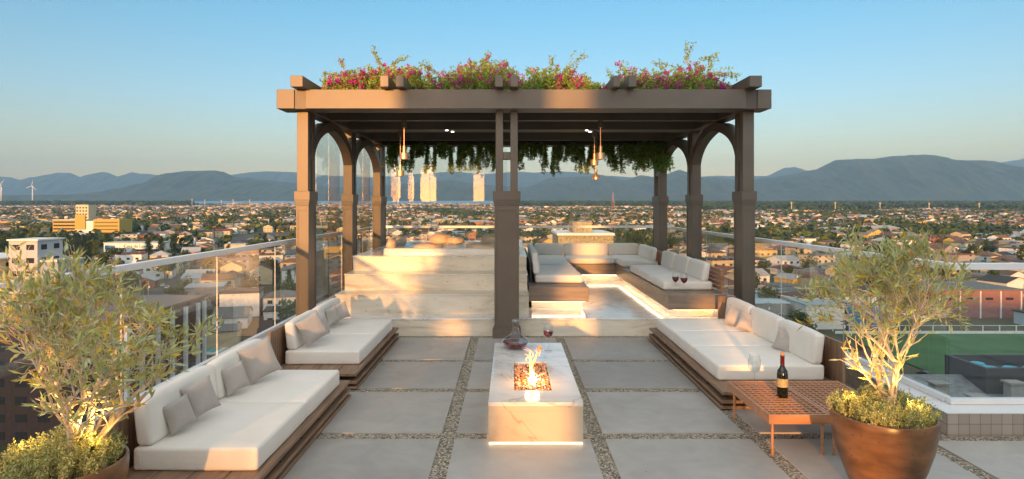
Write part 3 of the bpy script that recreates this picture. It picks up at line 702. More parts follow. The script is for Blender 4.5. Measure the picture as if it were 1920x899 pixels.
slat_table('slatted wooden coffee table with the wine bottle and empty glass on it',1.858,2.298,4.55,5.436)
slat_table('second slatted wooden table, half hidden by the big brown planter',2.303,2.805,4.55,5.436)
# ================================================================== PERGOLA
M['bronze_recess']=mat('bronze_recess_shaded',(.085,.062,.048),rough=.45,var=.06)  # shaded look of the beam recess put into a darker bronze
pg=thing('pergola','large bronze painted pergola with pointed side arches over the tub and lounge','pergola',(.2,11,0))
bz=M['bronze']
def post(cx,y0,wx,wy,split,zb=0.0):
    b=MB(); x0,x1=cx-wx/2,cx+wx/2; y1=y0+wy
    b.box(x0-.004,x1+.004,y0-.004,y1+.004,zb,zb+.115); b.box(x0+.004,x1-.004,y0+.004,y1-.004,zb+.115,zb+.14)
    s=.02; t=.007
    X0,X1,Y0,Y1=x0+s,x1-s,y0+s,y1-s; ZA,ZZ=zb+.14,1.80
    b.box(X0+t,X1-t,Y0+t,Y1-t,ZA,ZZ)
    def fr(face):
        f=.028
        if face in 'fb':
            ya,yb=(Y0,Y0+t) if face=='f' else (Y1-t,Y1)
            b.box(X0,X0+f,ya,yb,ZA,ZZ); b.box(X1-f,X1,ya,yb,ZA,ZZ); b.box(X0+f,X1-f,ya,yb,ZA,ZA+.09); b.box(X0+f,X1-f,ya,yb,ZZ-.07,ZZ)
        else:
            xa,xb=(X0,X0+t) if face=='l' else (X1-t,X1)
            b.box(xa,xb,Y0+t,Y0+f,ZA,ZZ); b.box(xa,xb,Y1-f,Y1-t,ZA,ZZ); b.box(xa,xb,Y0+f,Y1-f,ZA,ZA+.09); b.box(xa,xb,Y0+f,Y1-f,ZZ-.07,ZZ)
    for q in 'fblr': fr(q)
    p=b.build('post',bz,pg,bevel=.002,seg=1)
    c=MB(); c.box(x0+.016,x1-.016,y0+.016,y1-.016,1.80,1.822); c.box(x0+.010,x1-.010,y0+.010,y1-.010,1.822,1.848); c.box(x0+.005,x1-.005,y0+.005,y1-.005,1.848,1.875); c.box(x0,x1,y0,y1,1.875,1.997)
    o=c.build('collar',bz,p,bevel=.003,seg=1); 
    u=MB(); zt=3.0865
    if split=='y':
        xa,xb=x0+.03,x1-.03; m=min(.115,wy*.33)
        u.box(xa,xb,y0+.03,y0+.03+m,1.997,zt); u.box(xa,xb,y1-.03-m,y1-.03,1.997,zt)
        u.box(xa+.01,xb-.01,y0+.03+m,y1-.03-m,2.43,2.53); 
    else:
        ya,yb=y0+.02,y1-.02; m=.101
        u.box(x0+.037,x0+.037+m,ya,yb,1.997,zt); u.box(x1-.037-m,x1-.037,ya,yb,1.997,zt)
        u.box(x0+.037+m,x1-.037-m,ya+.01,yb-.01,2.43,2.53)
    u.build('upright',bz,p,bevel=.003,seg=1)
for y0,wy in ((8.60,.375),(11.0,.375),(13.4,.62)):
    post(-2.822,y0,.212,wy,'y'); post(3.243,y0,.212,wy,'y')
post(-.045,8.60,.375,.205,'x')
def arch(cx,ya,yb,tx=.15):
    a_=(yb-ya)/2; ym=(ya+yb)/2; zs=2.50
    def bez(p0,p1,p2,n):
        return [((1-t)**2*p0[0]+2*t*(1-t)*p1[0]+t*t*p2[0],(1-t)**2*p0[1]+2*t*(1-t)*p1[1]+t*t*p2[1]) for t in [k/n for k in range(n+1)]]
    n=14
    inn=bez((a_,zs),(a_*.86,zs+.36),(0,zs+.475),n); out=bez((a_,zs+.20),(a_*.72,zs+.565),(0,3.0855),n)
    b=MB()
    for sg in (1,-1):
        base=len(b.v)
        for (iy,iz),(oy,oz) in zip(inn,out):
            for x in (cx-tx/2,cx+tx/2): b.v += [(x,ym+sg*iy,iz),(x,ym+sg*oy,oz)]
        for k in range(n):
            q=base+k*4; w=q+4
            for f in ((q,q+1,w+1,w),(q+2,w+2,w+3,q+3),(q,w,w+2,q+2),(q+1,q+3,w+3,w+1)):
                b.f.append(f if sg>0 else f[::-1]); b.m.append(0)
        f=(base,base+2,base+3,base+1); b.f.append(f if sg>0 else f[::-1]); b.m.append(0)
    b.build('arch',bz,pg,smooth=False)
for cx in (-2.822,3.243):
    arch(cx,8.945,11.03); arch(cx,11.345,13.43)
def pbox(name,m,*bx,bevel=.004): 
    b=MB()
    for q in bx: b.box(*q)
    return b.build(name,m,pg,bevel=bevel,seg=1)
pbox('front_beam',bz,(-3.095,-2.861,8.41,8.80,3.087,3.341),(-2.714,3.136,8.41,8.80,3.087,3.341),(3.281,3.467,8.41,8.80,3.087,3.341))
pbox('beam_recess',M['bronze_recess'],(-2.8605,-2.7145,8.43,8.799,3.0875,3.3405),bevel=0); pbox('beam_recess',M['bronze_recess'],(3.1365,3.2805,8.43,8.799,3.0875,3.3405),bevel=0)
pbox('side_beam',bz,(-2.93,-2.71,8.803,14.02,3.0875,3.3385)); pbox('side_beam',bz,(3.13,3.35,8.803,14.02,3.0875,3.3385))
for y0,y1 in ((9.59,9.70),(10.75,11.15),(12.45,12.56),(13.5,14.0)):
    pbox('cross_beam',bz,(-2.708,3.128,y0,y1,3.088,3.318),bevel=.003)
pbox('ceiling_board',M['soffit'],(-2.708,3.128,8.802,13.99,3.3185,3.338),bevel=0)
for x0,x1 in ((-2.847,-2.686),(-1.683,-1.575),(-1.480,-1.377),(-.195,-.092),(.005,.105),(1.335,1.425),(1.536,1.639),(3.104,3.265)):
    pbox('joist',bz,(x0,x1,8.22,14.2,3.3415,3.486))
# downlights under the second cross beam
for X,lab in ((-1.05,'pair of small recessed downlights in the pergola ceiling, left of the centre post'),(1.34,'pair of small recessed downlights in the pergola ceiling beside the right pendants')):
    b=MB()
    for dx,yy in ((-.03,10.84),(.05,11.04)): b.lathe([(.024,0),(.024,.006)],16,X+dx,yy,3.081)
    tag(b.build('downlight',M['spot']),lab,'ceiling light',group='recessed downlights')
# glass screens
def screen(name,label,boxes):
    t=thing(name,label,'glass screen',(boxes[0][0],boxes[0][2],boxes[0][4]),group='tall glass screens of the pergola')
    for q in boxes:
        b=MB(); b.box(*q); b.build('pane',M['pane2'],t)
screen('glass_screen','tall glass screen filling the arches on the left side of the pergola',[(-2.962,-2.95,9.0,9.66,.2,3.07),(-2.962,-2.95,9.67,10.33,.2,3.07),(-2.962,-2.95,10.34,10.99,.2,3.07),(-2.962,-2.95,11.39,12.05,.2,3.07),(-2.962,-2.95,12.06,12.72,.2,3.07),(-2.962,-2.95,12.73,13.39,.2,3.07)])
screen('glass_screen','tall glass screen behind the hot tub reflecting the pale sky',[(-2.70,-1.78,14.05,14.062,.24,3.085),(-1.77,-.50,14.05,14.062,.24,3.085),(-.49,-.06,14.05,14.062,.24,3.085)])
# pendants
def pendant(X,Y,zt,zb,label,i):
    t=thing('pendant_lamp',label,'pendant lamp',(X,Y,zb),group='copper pendant lamps under the pergola')
    def L_(name,pr,sm=True,m='copper'):
        b=MB(); b.lathe([(r,z-0) for r,z in pr],28); return b.build(name,M[m],t,smooth=False,local=True)
    H=zt-zb
    b=MB(); b.lathe([(.001,.004),(.060,.004),(.066,0),(.068,.003),(.068,.095),(.064,.098),(.034,.098)],32,cap=False); b.build('shade',M['copper'],t,local=True)
    L_('neck',[(.026,.0985),(.026,.20),(.008,.202)],m='copper'); L_('rod',[(.0075,.203),(.0075,H-.10)],m='copper'); L_('canopy',[(.040,H-.0995),(.040,H)],m='bronze')
ZC=3.0865
pendant(-1.61,9.65,ZC,2.505,'front one of the two copper pendants hanging left of the centre post',0)
pendant(-1.90,11.0,ZC,2.315,'lower rear one of the two copper pendants left of the centre post',1)
pendant(1.376,9.65,ZC,2.505,'topmost of the three copper pendants right of the centre post',2)
pendant(1.462,11.0,ZC,2.50,'middle one of the three copper pendants right of the centre post',3)
pendant(1.693,12.505,ZC,2.315,'lowest of the three copper pendants right of the centre post',4)

# ================================================================== PLANTS
M['olive1']=leafmat('olive_leaf',(.40,.42,.15),tr=.25,var=.35); M['olive2']=leafmat('olive_leaf_grey',(.44,.47,.29),tr=.2,var=.25); M['olive3']=leafmat('olive_leaf_yellow',(.60,.41,.06),tr=.35,var=.25)
M['bark']=mat('pale_bark',(.62,.48,.36),rough=.85,var=.3,scale=25,bump=.5,bscale=60)
M['shrub1']=leafmat('box_leaf',(.34,.37,.13),tr=.2,var=.4); M['shrub2']=leafmat('box_leaf_pale',(.50,.48,.20),tr=.25,var=.3); M['twig']=mat('pale_twig',(.32,.25,.15),rough=.85)
M['vine1']=leafmat('vine_leaf',(.17,.28,.07),tr=.25,var=.4); M['vine2']=leafmat('vine_leaf_light',(.30,.37,.08),tr=.3,var=.3)
M['boug1']=leafmat('bougainvillea_leaf',(.22,.36,.06),tr=.35,var=.35); M['boug2']=leafmat('bougainvillea_leaf_yellow',(.42,.40,.05),tr=.4,var=.3); M['bract']=leafmat('magenta_bract',(.50,.025,.30),tr=.35,var=.3,rough=.7)
def rdir(rnd): 
    z=rnd.uniform(-1,1); t_=rnd.uniform(0,2*math.pi); r=math.sqrt(1-z*z); return Vector((r*math.cos(t_),r*math.sin(t_),z))
def planter(label,cx,cy,zr=.506,r=.297):
    t=thing('planter',label,'planter',(cx,cy,0))
    pr=[(.001,.0),(.155,.0),(.165,.01),(.205,.10),(.243,.20),(.275,.31),(.294,.41),(.2975,.46),(.297,.50),(.294,.506),(.284,.506),(.280,.50),(.278,.44),(.001,.44)]
    b=MB(); b.lathe(pr,64,cap=False); b.build('bowl',M['pot'],t,smooth=True,local=True)
    b=MB(); b.lathe([(.001,.455),(.275,.445)],32,cap=False); b.build('soil',M['soil'],t,local=True)
    return t
def shrub(label,cx,cy,seed,holes=()):
    rnd=random.Random(seed); b=MB()
    for i in range(300):
        a_=rnd.uniform(0,6.283); r=.262*math.sqrt(rnd.random()); h=.125+.05*noise.noise(Vector((r*math.cos(a_)*6,r*math.sin(a_)*6,seed)))+.03*rnd.random()
        h*=1.12-.35*(r/.262)**3
        p=Vector((r*math.cos(a_),r*math.sin(a_),.45)); out=Vector((math.cos(a_),math.sin(a_),0))*rnd.uniform(.0,.35)
        pts=[p]; d=(Vector((0,0,1))+out+rdir(rnd)*.25).normalized(); L=h*1.15
        for k in range(4):
            d=(d+rdir(rnd)*.2).normalized(); pts.append(pts[-1]+d*L/4)
        b.tube(pts,[.0022,.002,.0017,.0012,.0008],5,mi=2)
        for k in range(44):
            t_=rnd.uniform(.12,1.0); q=t_*4; j=min(3,int(q)); pp=pts[j].lerp(pts[j+1],q-j)+rdir(rnd)*rnd.uniform(.002,.016)
            dd=(rdir(rnd)+Vector((0,0,.6))).normalized()
            b.leaf(pp,dd,rdir(rnd),rnd.uniform(.010,.019),rnd.uniform(.006,.009),mi=0 if rnd.random()<.6 else 1)
    b.v=[(x+cx,y+cy,z) for x,y,z in b.v]
    o=b.build('shrub',[M['shrub1'],M['shrub2'],M['twig']]); tag(o,label,'shrub',group='low shrubs filling the big planters')
def olive(label,base,xr,yr,ztop,seed,n_stems=4,nleaf=22,fall=0):
    rnd=random.Random(seed); tr=MB(); lf=MB(); tips=[]
    def grow(p,d,L,r,dep):
        n=5; pts=[p.copy()]; rad=[r]; dd=d.copy()
        for k in range(n):
            dd=(dd+rdir(rnd)*.16+Vector((0,0,.05))).normalized(); pts.append(pts[-1]+dd*L/n); rad.append(r*(1-.38*(k+1)/n))
        tr.tube(pts,rad,8 if dep<2 else 5)
        if dep>=4:
            tips.append((pts,rad)); return
        nb=rnd.choice((2,3)) if dep<3 else 3
        for k in range(nb):
            perp=dd.cross(rdir(rnd)).normalized(); ang=R(rnd.uniform(18,46))
            nd=(dd*math.cos(ang)+perp*math.sin(ang)+Vector((0,0,.10))).normalized()
            grow(pts[-1].copy(),nd,L*rnd.uniform(.66,.86),rad[-1]*.80,dep+1)
        if True:
            for _ in range(2):
                j=rnd.choice((2,3,4)); perp=dd.cross(rdir(rnd)).normalized(); ang=R(rnd.uniform(35,65))
                nd=(dd*math.cos(ang)+perp*math.sin(ang)).normalized()
                grow(pts[j].copy(),nd,max(.11,L*rnd.uniform(.5,.75)),rad[j]*.5,max(dep+1,3) if dep else 3)
    a0=rnd.uniform(0,6)
    for s in range(n_stems):
        az=a0+s*2*math.pi/n_stems+rnd.uniform(-.3,.3); tl=R(rnd.uniform(6,20) if s%2 else rnd.uniform(24,40))
        d=Vector((math.cos(az)*math.sin(tl),math.sin(az)*math.sin(tl),math.cos(tl)))
        grow(Vector((math.cos(az)*.013,math.sin(az)*.013,0)),d,.27,.0165,0)
    # fit extents
    P_=[q for pts,_ in tips for q in pts]
    mx=max(abs(q.x) for q in P_); my=max(abs(q.y) for q in P_); mz=max(q.z for q in P_)
    xlo=min(q.x for q in P_); xhi=max(q.x for q in P_)
    def T(q):
        sx=(xr[1]/xhi if q[0]>0 else xr[0]/xlo); kz=1-fall*min(1,max(0,q[0]*sx/(.34*xr[1]))) 
        H_=ztop-base[2]; zz=q[2]*H_/mz*kz; rel=min(1,max(0,q[0]*sx/xr[1]))
        if fall: zz+=.34*rel*rel*max(0,1-zz/(H_*.75))
        return (q[0]*sx,q[1]*yr/my,zz)
    tr.v=[T(v) for v in tr.v]
    for pts,rad in tips:
        pts=[Vector(T(q)) for q in pts]
        for k in range(nleaf):
            t_=rnd.uniform(.0,1.0); q=t_*5; j=min(4,int(q)); pp=pts[j].lerp(pts[j+1],q-j); ax=(pts[j+1]-pts[j]).normalized()
            perp=ax.cross(rdir(rnd)).normalized(); dd=(ax*rnd.uniform(.3,1.1)+perp*rnd.uniform(.5,1)+Vector((0,0,.1))).normalized()
            u=rnd.random(); lf.leaf(pp,dd,rdir(rnd),rnd.uniform(.044,.078),rnd.uniform(.012,.0175),mi=0 if u<.62 else (1 if u<.86 else 2))
    t=thing('olive_tree',label,'tree',base)
    tr.build('trunk',M['bark'],t,smooth=True,local=True); lf.build('crown',[M['olive1'],M['olive2'],M['olive3']],t,local=True)
    return len(lf.f)
PR=(2.33,3.965); PL=(-2.271,3.21)
planter('big rust brown planter at the right, holding the right olive tree',*PR)
planter('big rust brown planter cut by the bottom left corner of the view',*PL)
shrub('low dense shrub filling the right planter',*PR,3); shrub('low dense shrub filling the left planter',*PL,5)
olive('multi stemmed olive tree growing in the right planter',(PR[0]+.045,PR[1]+.03,.47),(-.56,.47),.42,1.66,24,n_stems=4,nleaf=4)
olive('multi stemmed olive tree growing in the left planter',(PL[0]+.05,PL[1]+.05,.47),(-.52,.74),.50,1.67,41,n_stems=5,nleaf=3,fall=.27)
def uplight(label,x,y,z,en,tgt):
    t=thing('spotlight',label,'spotlight',(x,y,z),group='small garden uplights in the planters')
    b=MB(); b.lathe([(.012,0),(.014,.03),(.0005,.031)],12); b.build('housing',M['bronze_dark'],t,local=True)
    ld=bpy.data.lights.new('uplight_lamp','SPOT'); lo=bpy.data.objects.new('uplight_lamp',ld); C.objects.link(lo)
    lo.location=(x,y,z+.05); ld.energy=en; ld.color=(1,.62,.20); ld.spot_size=R(95); ld.spot_blend=.8; ld.shadow_soft_size=.03
    pd=bpy.data.lights.new('uplight_glow','POINT'); pl_=bpy.data.objects.new('uplight_glow',pd); C.objects.link(pl_); pl_.location=(x,y,z+.06); pd.energy=.32; pd.color=(1,.60,.16); pd.shadow_soft_size=.02
    lo.rotation_euler=(Vector(tgt)-Vector((x,y,z+.05))).to_track_quat('-Z','Y').to_euler()
uplight('small uplight among the leaves at the right front of the right planter',PR[0]+.10,PR[1]-.17,.55,6.5,(PR[0]+.03,PR[1]+.02,1.2))
uplight('small uplight among the leaves at the left of the right planter',PR[0]-.20,PR[1]+.02,.56,6.5,(PR[0],PR[1],1.2))
uplight('small uplight among the leaves at the right of the left planter',PL[0]+.16,PL[1]+.0,.56,6.5,(PL[0]+.05,PL[1]+.05,1.2))
uplight('small uplight among the leaves at the left of the left planter',PL[0]-.16,PL[1]-.02,.56,6.5,(PL[0],PL[1]+.05,1.2))

def cane(b,p,d,L,n,rnd,leafL,mi_fn,dens,fl=0,stem=3,r=.003,droop=.0):
    pts=[p.copy()]; dd=d.copy()
    for k in range(n):
        dd=(dd+rdir(rnd)*.14+Vector((0,0,-droop))).normalized(); pts.append(pts[-1]+dd*L/n)
    b.tube(pts,[r*(1-.75*k/n) for k in range(n+1)],4,mi=stem)
    N_=int(L*dens)
    for k in range(N_):
        t_=rnd.uniform(.05,1); q=t_*n; j=min(n-1,int(q)); pp=pts[j].lerp(pts[j+1],q-j)+rdir(rnd)*.014
        ax=(pts[j+1]-pts[j]).normalized(); perp=ax.cross(rdir(rnd)).normalized()
        b.leaf(pp,(perp+ax*.4+Vector((0,0,.1))).normalized(),rdir(rnd),leafL*rnd.uniform(.7,1.25),leafL*rnd.uniform(.5,.75),mi=mi_fn())
    for k in range(fl):
        t_=rnd.uniform(.35,1); q=t_*n; j=min(n-1,int(q)); pp=pts[j].lerp(pts[j+1],q-j)
        for m_ in range(rnd.randint(9,20)):
            b.leaf(pp+rdir(rnd)*.028,rdir(rnd),rdir(rnd),rnd.uniform(.022,.036),rnd.uniform(.018,.028),mi=2)
def boug(label,xs,prof,fl_p,yel,seed,sprigs=()):
    """xs: px range at the beam, prof: list of (px, top y px)"""
    rnd=random.Random(seed); b=MB(); Y0=9.1
    def top(px):
        for (a0,t0),(a1,t1) in zip(prof[:-1],prof[1:]):
            if a0<=px<=a1: return t0+(t1-t0)*(px-a0)/(a1-a0)
        return 150
    mf=lambda: 1 if rnd.random()<yel else 0
    for i in range(int((xs[1]-xs[0])*1.35)):
        px=rnd.uniform(*xs); Y=rnd.uniform(8.75,9.75); zt=1.8+(386-top(px))*Y/F_PX
        x=(px-956.3)*Y/F_PX; h=max(.08,(zt-3.36)*rnd.uniform(.45,1.0))
        d=Vector((rnd.uniform(-.45,.45),rnd.uniform(-.3,.3),1)).normalized()
        cane(b,Vector((x,Y,3.35)),d,h,5,rnd,.040,mf,110,fl=(rnd.randint(1,3) if rnd.random()<fl_p else 0))
    for (x0,y0,x1,y1,f) in sprigs:
        Y=9.0; p=PY(x0,y0,Y); q=PY(x1,y1,Y); v=q-p
        for k in range(5):
            cane(b,p+rdir(rnd)*.03,(v.normalized()+rdir(rnd)*.1).normalized(),v.length*rnd.uniform(.8,1.05),7,rnd,.034,mf,75,fl=f if k==0 else 0,droop=.01)
    # low fill over the planter
    for i in range(int((xs[1]-xs[0])*13)):
        px=rnd.uniform(*xs); Y=rnd.uniform(8.8,9.9); x=(px-956.3)*Y/F_PX
        zt=1.8+(386-top(px))*Y/F_PX; z=3.35+rnd.random()*max(.05,(zt-3.35)*.62)
        b.leaf(Vector((x,Y,z)),rdir(rnd),rdir(rnd),rnd.uniform(.03,.048),rnd.uniform(.02,.03),mi=mf())
    tag(b.build('bougainvillea',[M['boug1'],M['boug2'],M['bract'],M['twig']]),label,'climbing plant',group='bougainvillea on top of the pergola')
boug('yellow green bougainvillea with pink flowers at the left end of the pergola roof',(606,812),[(606,150),(625,128),(655,122),(680,128),(720,115),(765,118),(800,125),(812,150)],.42,.55,11,[(715,125,700,84,0),(735,125,764,102,0),(630,140,607,136,0),(645,130,640,112,1)])
boug('bougainvillea full of magenta flowers just left of the centre post',(806,985),[(806,148),(830,128),(860,116),(890,106),(915,104),(940,118),(970,130),(985,150)],.6,.15,12,[(905,120,914,98,2),(820,140,784,118,2),(940,130,950,115,1)])
boug('leafy green bougainvillea just right of the centre post, topped by a slanting sprig',(975,1138),[(975,150),(1000,130),(1035,118),(1060,122),(1090,135),(1115,150),(1138,160)],.25,.30,13,[(1060,135,1098,98,0),(1035,125,1036,103,0),(1000,140,985,128,0),(1080,158,1110,155,2),(1045,150,1080,160,2)])
boug('wide magenta and green bougainvillea at the right end of the pergola roof',(1140,1365),[(1140,155),(1165,128),(1190,122),(1230,128),(1265,118),(1295,108),(1330,128),(1350,145),(1365,160)],.55,.06,14,[(1285,120,1296,78,0),(1310,115,1345,103,0),(1325,140,1387,131,3),(1150,145,1136,132,0),(1175,140,1163,117,2),(1250,125,1225,112,0),(1330,130,1335,113,0),(1345,165,1375,160,3)])
def vine(label,x0,x1,seed,long_=(0,1),big=False):
    rnd=random.Random(seed); b=MB(); Y=13.3; mf=lambda: 1 if rnd.random()<.25 else 0
    n=int((x1-x0)*1.5)*(2 if big else 1)
    nb=max(4,int((x1-x0)/7.5)); BL=[(.54+.1*rnd.random()) if k in (0,nb-1) else rnd.uniform(.24,.50) for k in range(nb)]
    for i in range(n):
        u=rnd.random(); kb=min(nb-1,int(u*nb)); px=x0+(x1-x0)*u
        if not big and rnd.random()<.8:
            px=x0+(x1-x0)*(kb+.5)/nb+rnd.gauss(0,1.5)
            L=BL[kb]*rnd.uniform(.65,1.05)
        elif big: L=rnd.uniform(.25,.62)
        else: L=rnd.uniform(.10,.2)
        yy=Y+rnd.uniform(-.08,.08); zt=3.10+.04*math.sin(u*math.pi)
        if big: yy=Y-.15+rnd.uniform(-.18,.18); zt=3.16*1-.0
        p=Vector(((px-956.3)*yy/F_PX,yy,zt-rnd.uniform(0,.08 if not big else .1)))
        cane(b,p,Vector((rnd.uniform(-.1,.1),rnd.uniform(-.1,.1),-1)).normalized(),L,6,rnd,.039,mf,235 if not big else 170,stem=2,r=.002)
    tag(b.build('hanging_vine',[M['vine1'],M['vine2'],M['twig']]),label,'hanging plant',group='green vines hanging along the back beam')
vn=[(726,762,'first hanging vine from the left, beside the left rear post'),(768,805,'second hanging vine from the left, behind the left pendants'),(812,850,'third hanging vine from the left along the back beam'),(858,888,'fourth hanging vine from the left along the back beam'),(892,932,'fifth hanging vine from the left, just left of the centre post'),(968,1026,'first hanging vine right of the centre post'),(1036,1096,'second hanging vine right of the centre post'),(1104,1152,'third hanging vine right of the centre post, behind the pendants'),(1158,1200,'slender hanging vine between the right pendants and the big leafy clump')]
for i,(a_,b_,l_) in enumerate(vn): vine(l_,a_,b_,40+i)
vine('big bushy hanging plant against the right rear post',1196,1256,60,big=True)
# ================================================================== LAND
S_=16/F_PX; G0=-48.2
def gz(Y): return G0+S_*max(0,Y)
def landmat():
    m,t,N,L,b=nt('land'); b.inputs['Roughness'].default_value=.95
    g=N.new('ShaderNodeNewGeometry')
    n1=N.new('ShaderNodeTexNoise'); n1.inputs['Scale'].default_value=.012; n1.inputs['Detail'].default_value=10; n1.inputs['Roughness'].default_value=.7; L.new(g.outputs['Position'],n1.inputs['Vector'])
    cr=N.new('ShaderNodeValToRGB'); E=cr.color_ramp.elements; E[0].position=.35; E[0].color=(.025,.040,.012,1); E[1].position=.68; E[1].color=(.12,.105,.07,1); e=E.new(.5); e.color=(.05,.06,.025,1)
    L.new(n1.outputs['Fac'],cr.inputs[0]); L.new(cr.outputs[0],b.inputs['Base Color']); return m
gb=MB()
ysl=[-1500,-230,-190,-150,-120,-60,0,400,1200,2500,4850]
def gzz(y): return {-1500:-47,-230:-18,-190:.0,-150:2.2,-120:-14,-60:-46}.get(y, gz(y))
xsl=[-9000]+list(range(-1000,1001,50))+[9000]
nx=len(xsl)
for y in ysl:
    for x in xsl:
        z=gzz(y)
        if y in (-230,-190,-150): z+= 2.6*noise.noise(Vector((x*.012,y*.01,3)))+(1.3*noise.noise(Vector((x*.04,y,1))))
        gb.v.append((x,y,z))
for j in range(len(ysl)-1):
    for i in range(nx-1):
        gb.f.append((j*nx+i,j*nx+i+1,(j+1)*nx+i+1,(j+1)*nx+i)); gb.m.append(0)
struct('ground',gb,landmat())
wm,t_,N_,L_,b_=nt('lagoon_water'); b_.inputs['Base Color'].default_value=(.07,.22,.40,1); b_.inputs['Roughness'].default_value=.25
wb=MB(); wb.quad((-16400,4750,gz(4750)-.6),(16400,4750,gz(4750)-.6),(16400,17500,gz(17500)-.6),(-16400,17500,gz(17500)-.6)); struct('lagoon',wb,wm)
# ---- hills
hm,t_,N_,L_,b_=nt('forested_hill'); b_.inputs['Roughness'].default_value=1
g_=N_.new('ShaderNodeNewGeometry'); n_=N_.new('ShaderNodeTexNoise'); n_.inputs['Scale'].default_value=.004; n_.inputs['Detail'].default_value=9; n_.inputs['Roughness'].default_value=.65
L_.new(g_.outputs['Position'],n_.inputs['Vector']); c_=N_.new('ShaderNodeValToRGB'); c_.color_ramp.elements[0].position=.35; c_.color_ramp.elements[1].position=.7
c_.color_ramp.elements[0].color=(.016,.030,.020,1); c_.color_ramp.elements[1].color=(.055,.065,.040,1); L_.new(n_.outputs['Fac'],c_.inputs[0]); L_.new(c_.outputs[0],b_.inputs['Base Color'])
def hill(name,D,pts,depth=1800,seed=0):
    pts=sorted(pts); b=MB(); x=pts[0][0]; cols=[]
    while x<=pts[-1][0]:
        for (a0,t0),(a1,t1) in zip(pts[:-1],pts[1:]):
            if a0<=x<=a1:
                f=(x-a0)/(a1-a0); y=t0+(t1-t0)*f; break
        cols.append((x,y)); x+=2.5
    rows=15; base=gz(D-depth)-5
    for x,y in cols:
        y+=.9*noise.noise(Vector((x*.07,seed,0)))+.6*noise.noise(Vector((x*.25,seed,4)))+.3*noise.noise(Vector((x*.7,seed,8)))
        zt=1.8+(386-y)*D/F_PX
        for k in range(rows):
            s=k/(rows-1); Yk=D-depth*(1-s)**1.0
            prof=s**.75; zk=base+(zt-base)*prof
            rg=(zt-base)*.16*noise.noise(Vector((x*.035,s*2.2,seed)))*math.sin(math.pi*s)+(zt-base)*(.13*noise.noise(Vector((x*.11,s*3,seed+7)))+.08*noise.noise(Vector((x*.3,s*6,seed+5))))*math.sin(math.pi*s)
            X=(x-956.3)*D/F_PX+ 150*noise.noise(Vector((x*.02,s*3,seed+9)))*math.sin(math.pi*s)
            b.v.append((X,Yk,zk+rg))
        b.v.append(((x-956.3)*D/F_PX,D+900,base))
    r1=rows+1
    for i in range(len(cols)-1):
        for k in range(rows):
            b.f.append((i*r1+k,(i+1)*r1+k,(i+1)*r1+k+1,i*r1+k+1)); b.m.append(0)
    struct(name,b,hm,smooth=True)
hill('far_hills',17000,[(-120,338),(0,331),(20,333),(42,338.5),(75,330),(110,324),(130,324.5),(150,332),(172,326),(190,323),(202,324),(222,332),(245,323.5),(262,325.5),(282,327),(326,332),(400,333),(440,327.5),(472,323),(505,321.5),(545,323),(620,330),(700,333),(790,326),(850,322),(905,327),(955,323),(970,322),(1004,324),(1049,321.5),(1095,324),(1140,330),(1240,336),(1340,330),(1400,331),(1440,330),(1470,315),(1490,313.5),(1512,319.5),(1560,330),(1700,340),(1850,310),(1920,298),(2090,303)],1700,1)
hill('middle_hills',10500,[(120,372),(200,363),(262,352),(305,345),(318,334),(330,323),(350,321),(402,320),(420,323),(440,332),(480,336),(560,345),(640,352),(760,345),(840,338),(900,346),(985,352),(1005,345),(1030,334),(1060,333),(1090,331),(1130,330),(1152,334),(1172,339),(1200,329),(1225,332),(1250,327),(1263,322),(1275,318.5),(1290,324),(1314,332),(1344,333),(1377,338),(1420,336),(1470,330),(1530,318),(1567,300.5),(1605,298.5),(1640,298),(1674,293),(1727,290.3),(1754,291.5),(1774,297),(1797,301.8),(1840,300.7),(1867,303),(1905,318),(2000,340),(2200,360)],1900,2)
hill('low_shore_hills',8600,[(-200,369),(40,366),(140,365),(260,368),(380,366),(470,368.5),(600,371),(700,370.5)],300,3)

# ---- materials for the town
WC={'cream':(.55,.45,.29),'white':(.74,.71,.66),'grey':(.27,.26,.24),'yellow':(.58,.40,.10),'orange':(.42,.19,.07),'pink':(.40,.24,.19),'pale green':(.28,.36,.29),'brick red':(.24,.095,.06)}
RC={'terracotta':(.19,.075,.035),'brown':(.10,.062,.040),'grey':(.15,.15,.145),'pale metal':(.34,.36,.37),'dark':(.035,.036,.038),'rust red':(.15,.035,.025)}
WM={k:mat('house_wall_'+k.replace(' ','_'),v,rough=.85,scale=.6,var=.12) for k,v in WC.items()}
def roofmat(k,v):
    m=mat('house_roof_'+k.replace(' ','_'),v,rough=.75,scale=1.2,var=.22); t=m.node_tree; N=t.nodes; L=t.links
    tc=N.new('ShaderNodeTexCoord'); w=N.new('ShaderNodeTexWave'); w.inputs['Scale'].default_value=1.6; w.bands_direction='X'; L.new(tc.outputs['Object'],w.inputs[0])
    bp=N.new('ShaderNodeBump'); bp.inputs['Strength'].default_value=.5; bp.inputs['Distance'].default_value=.08; L.new(w.outputs['Fac'],bp.inputs['Height']); L.new(bp.outputs[0],N['Principled BSDF'].inputs['Normal']); return m
RM={k:roofmat(k,v) for k,v in RC.items()}
M['win']=mat('window_dark',(.03,.035,.04),rough=.15,var=.2,spec=.7); M['trim']=mat('white_trim',(.7,.68,.64),rough=.6)
M['asphalt']=mat('asphalt',(.05,.05,.053),rough=.9,scale=.3,var=.25,world=True)
WK=list(WC); RK=list(RC)
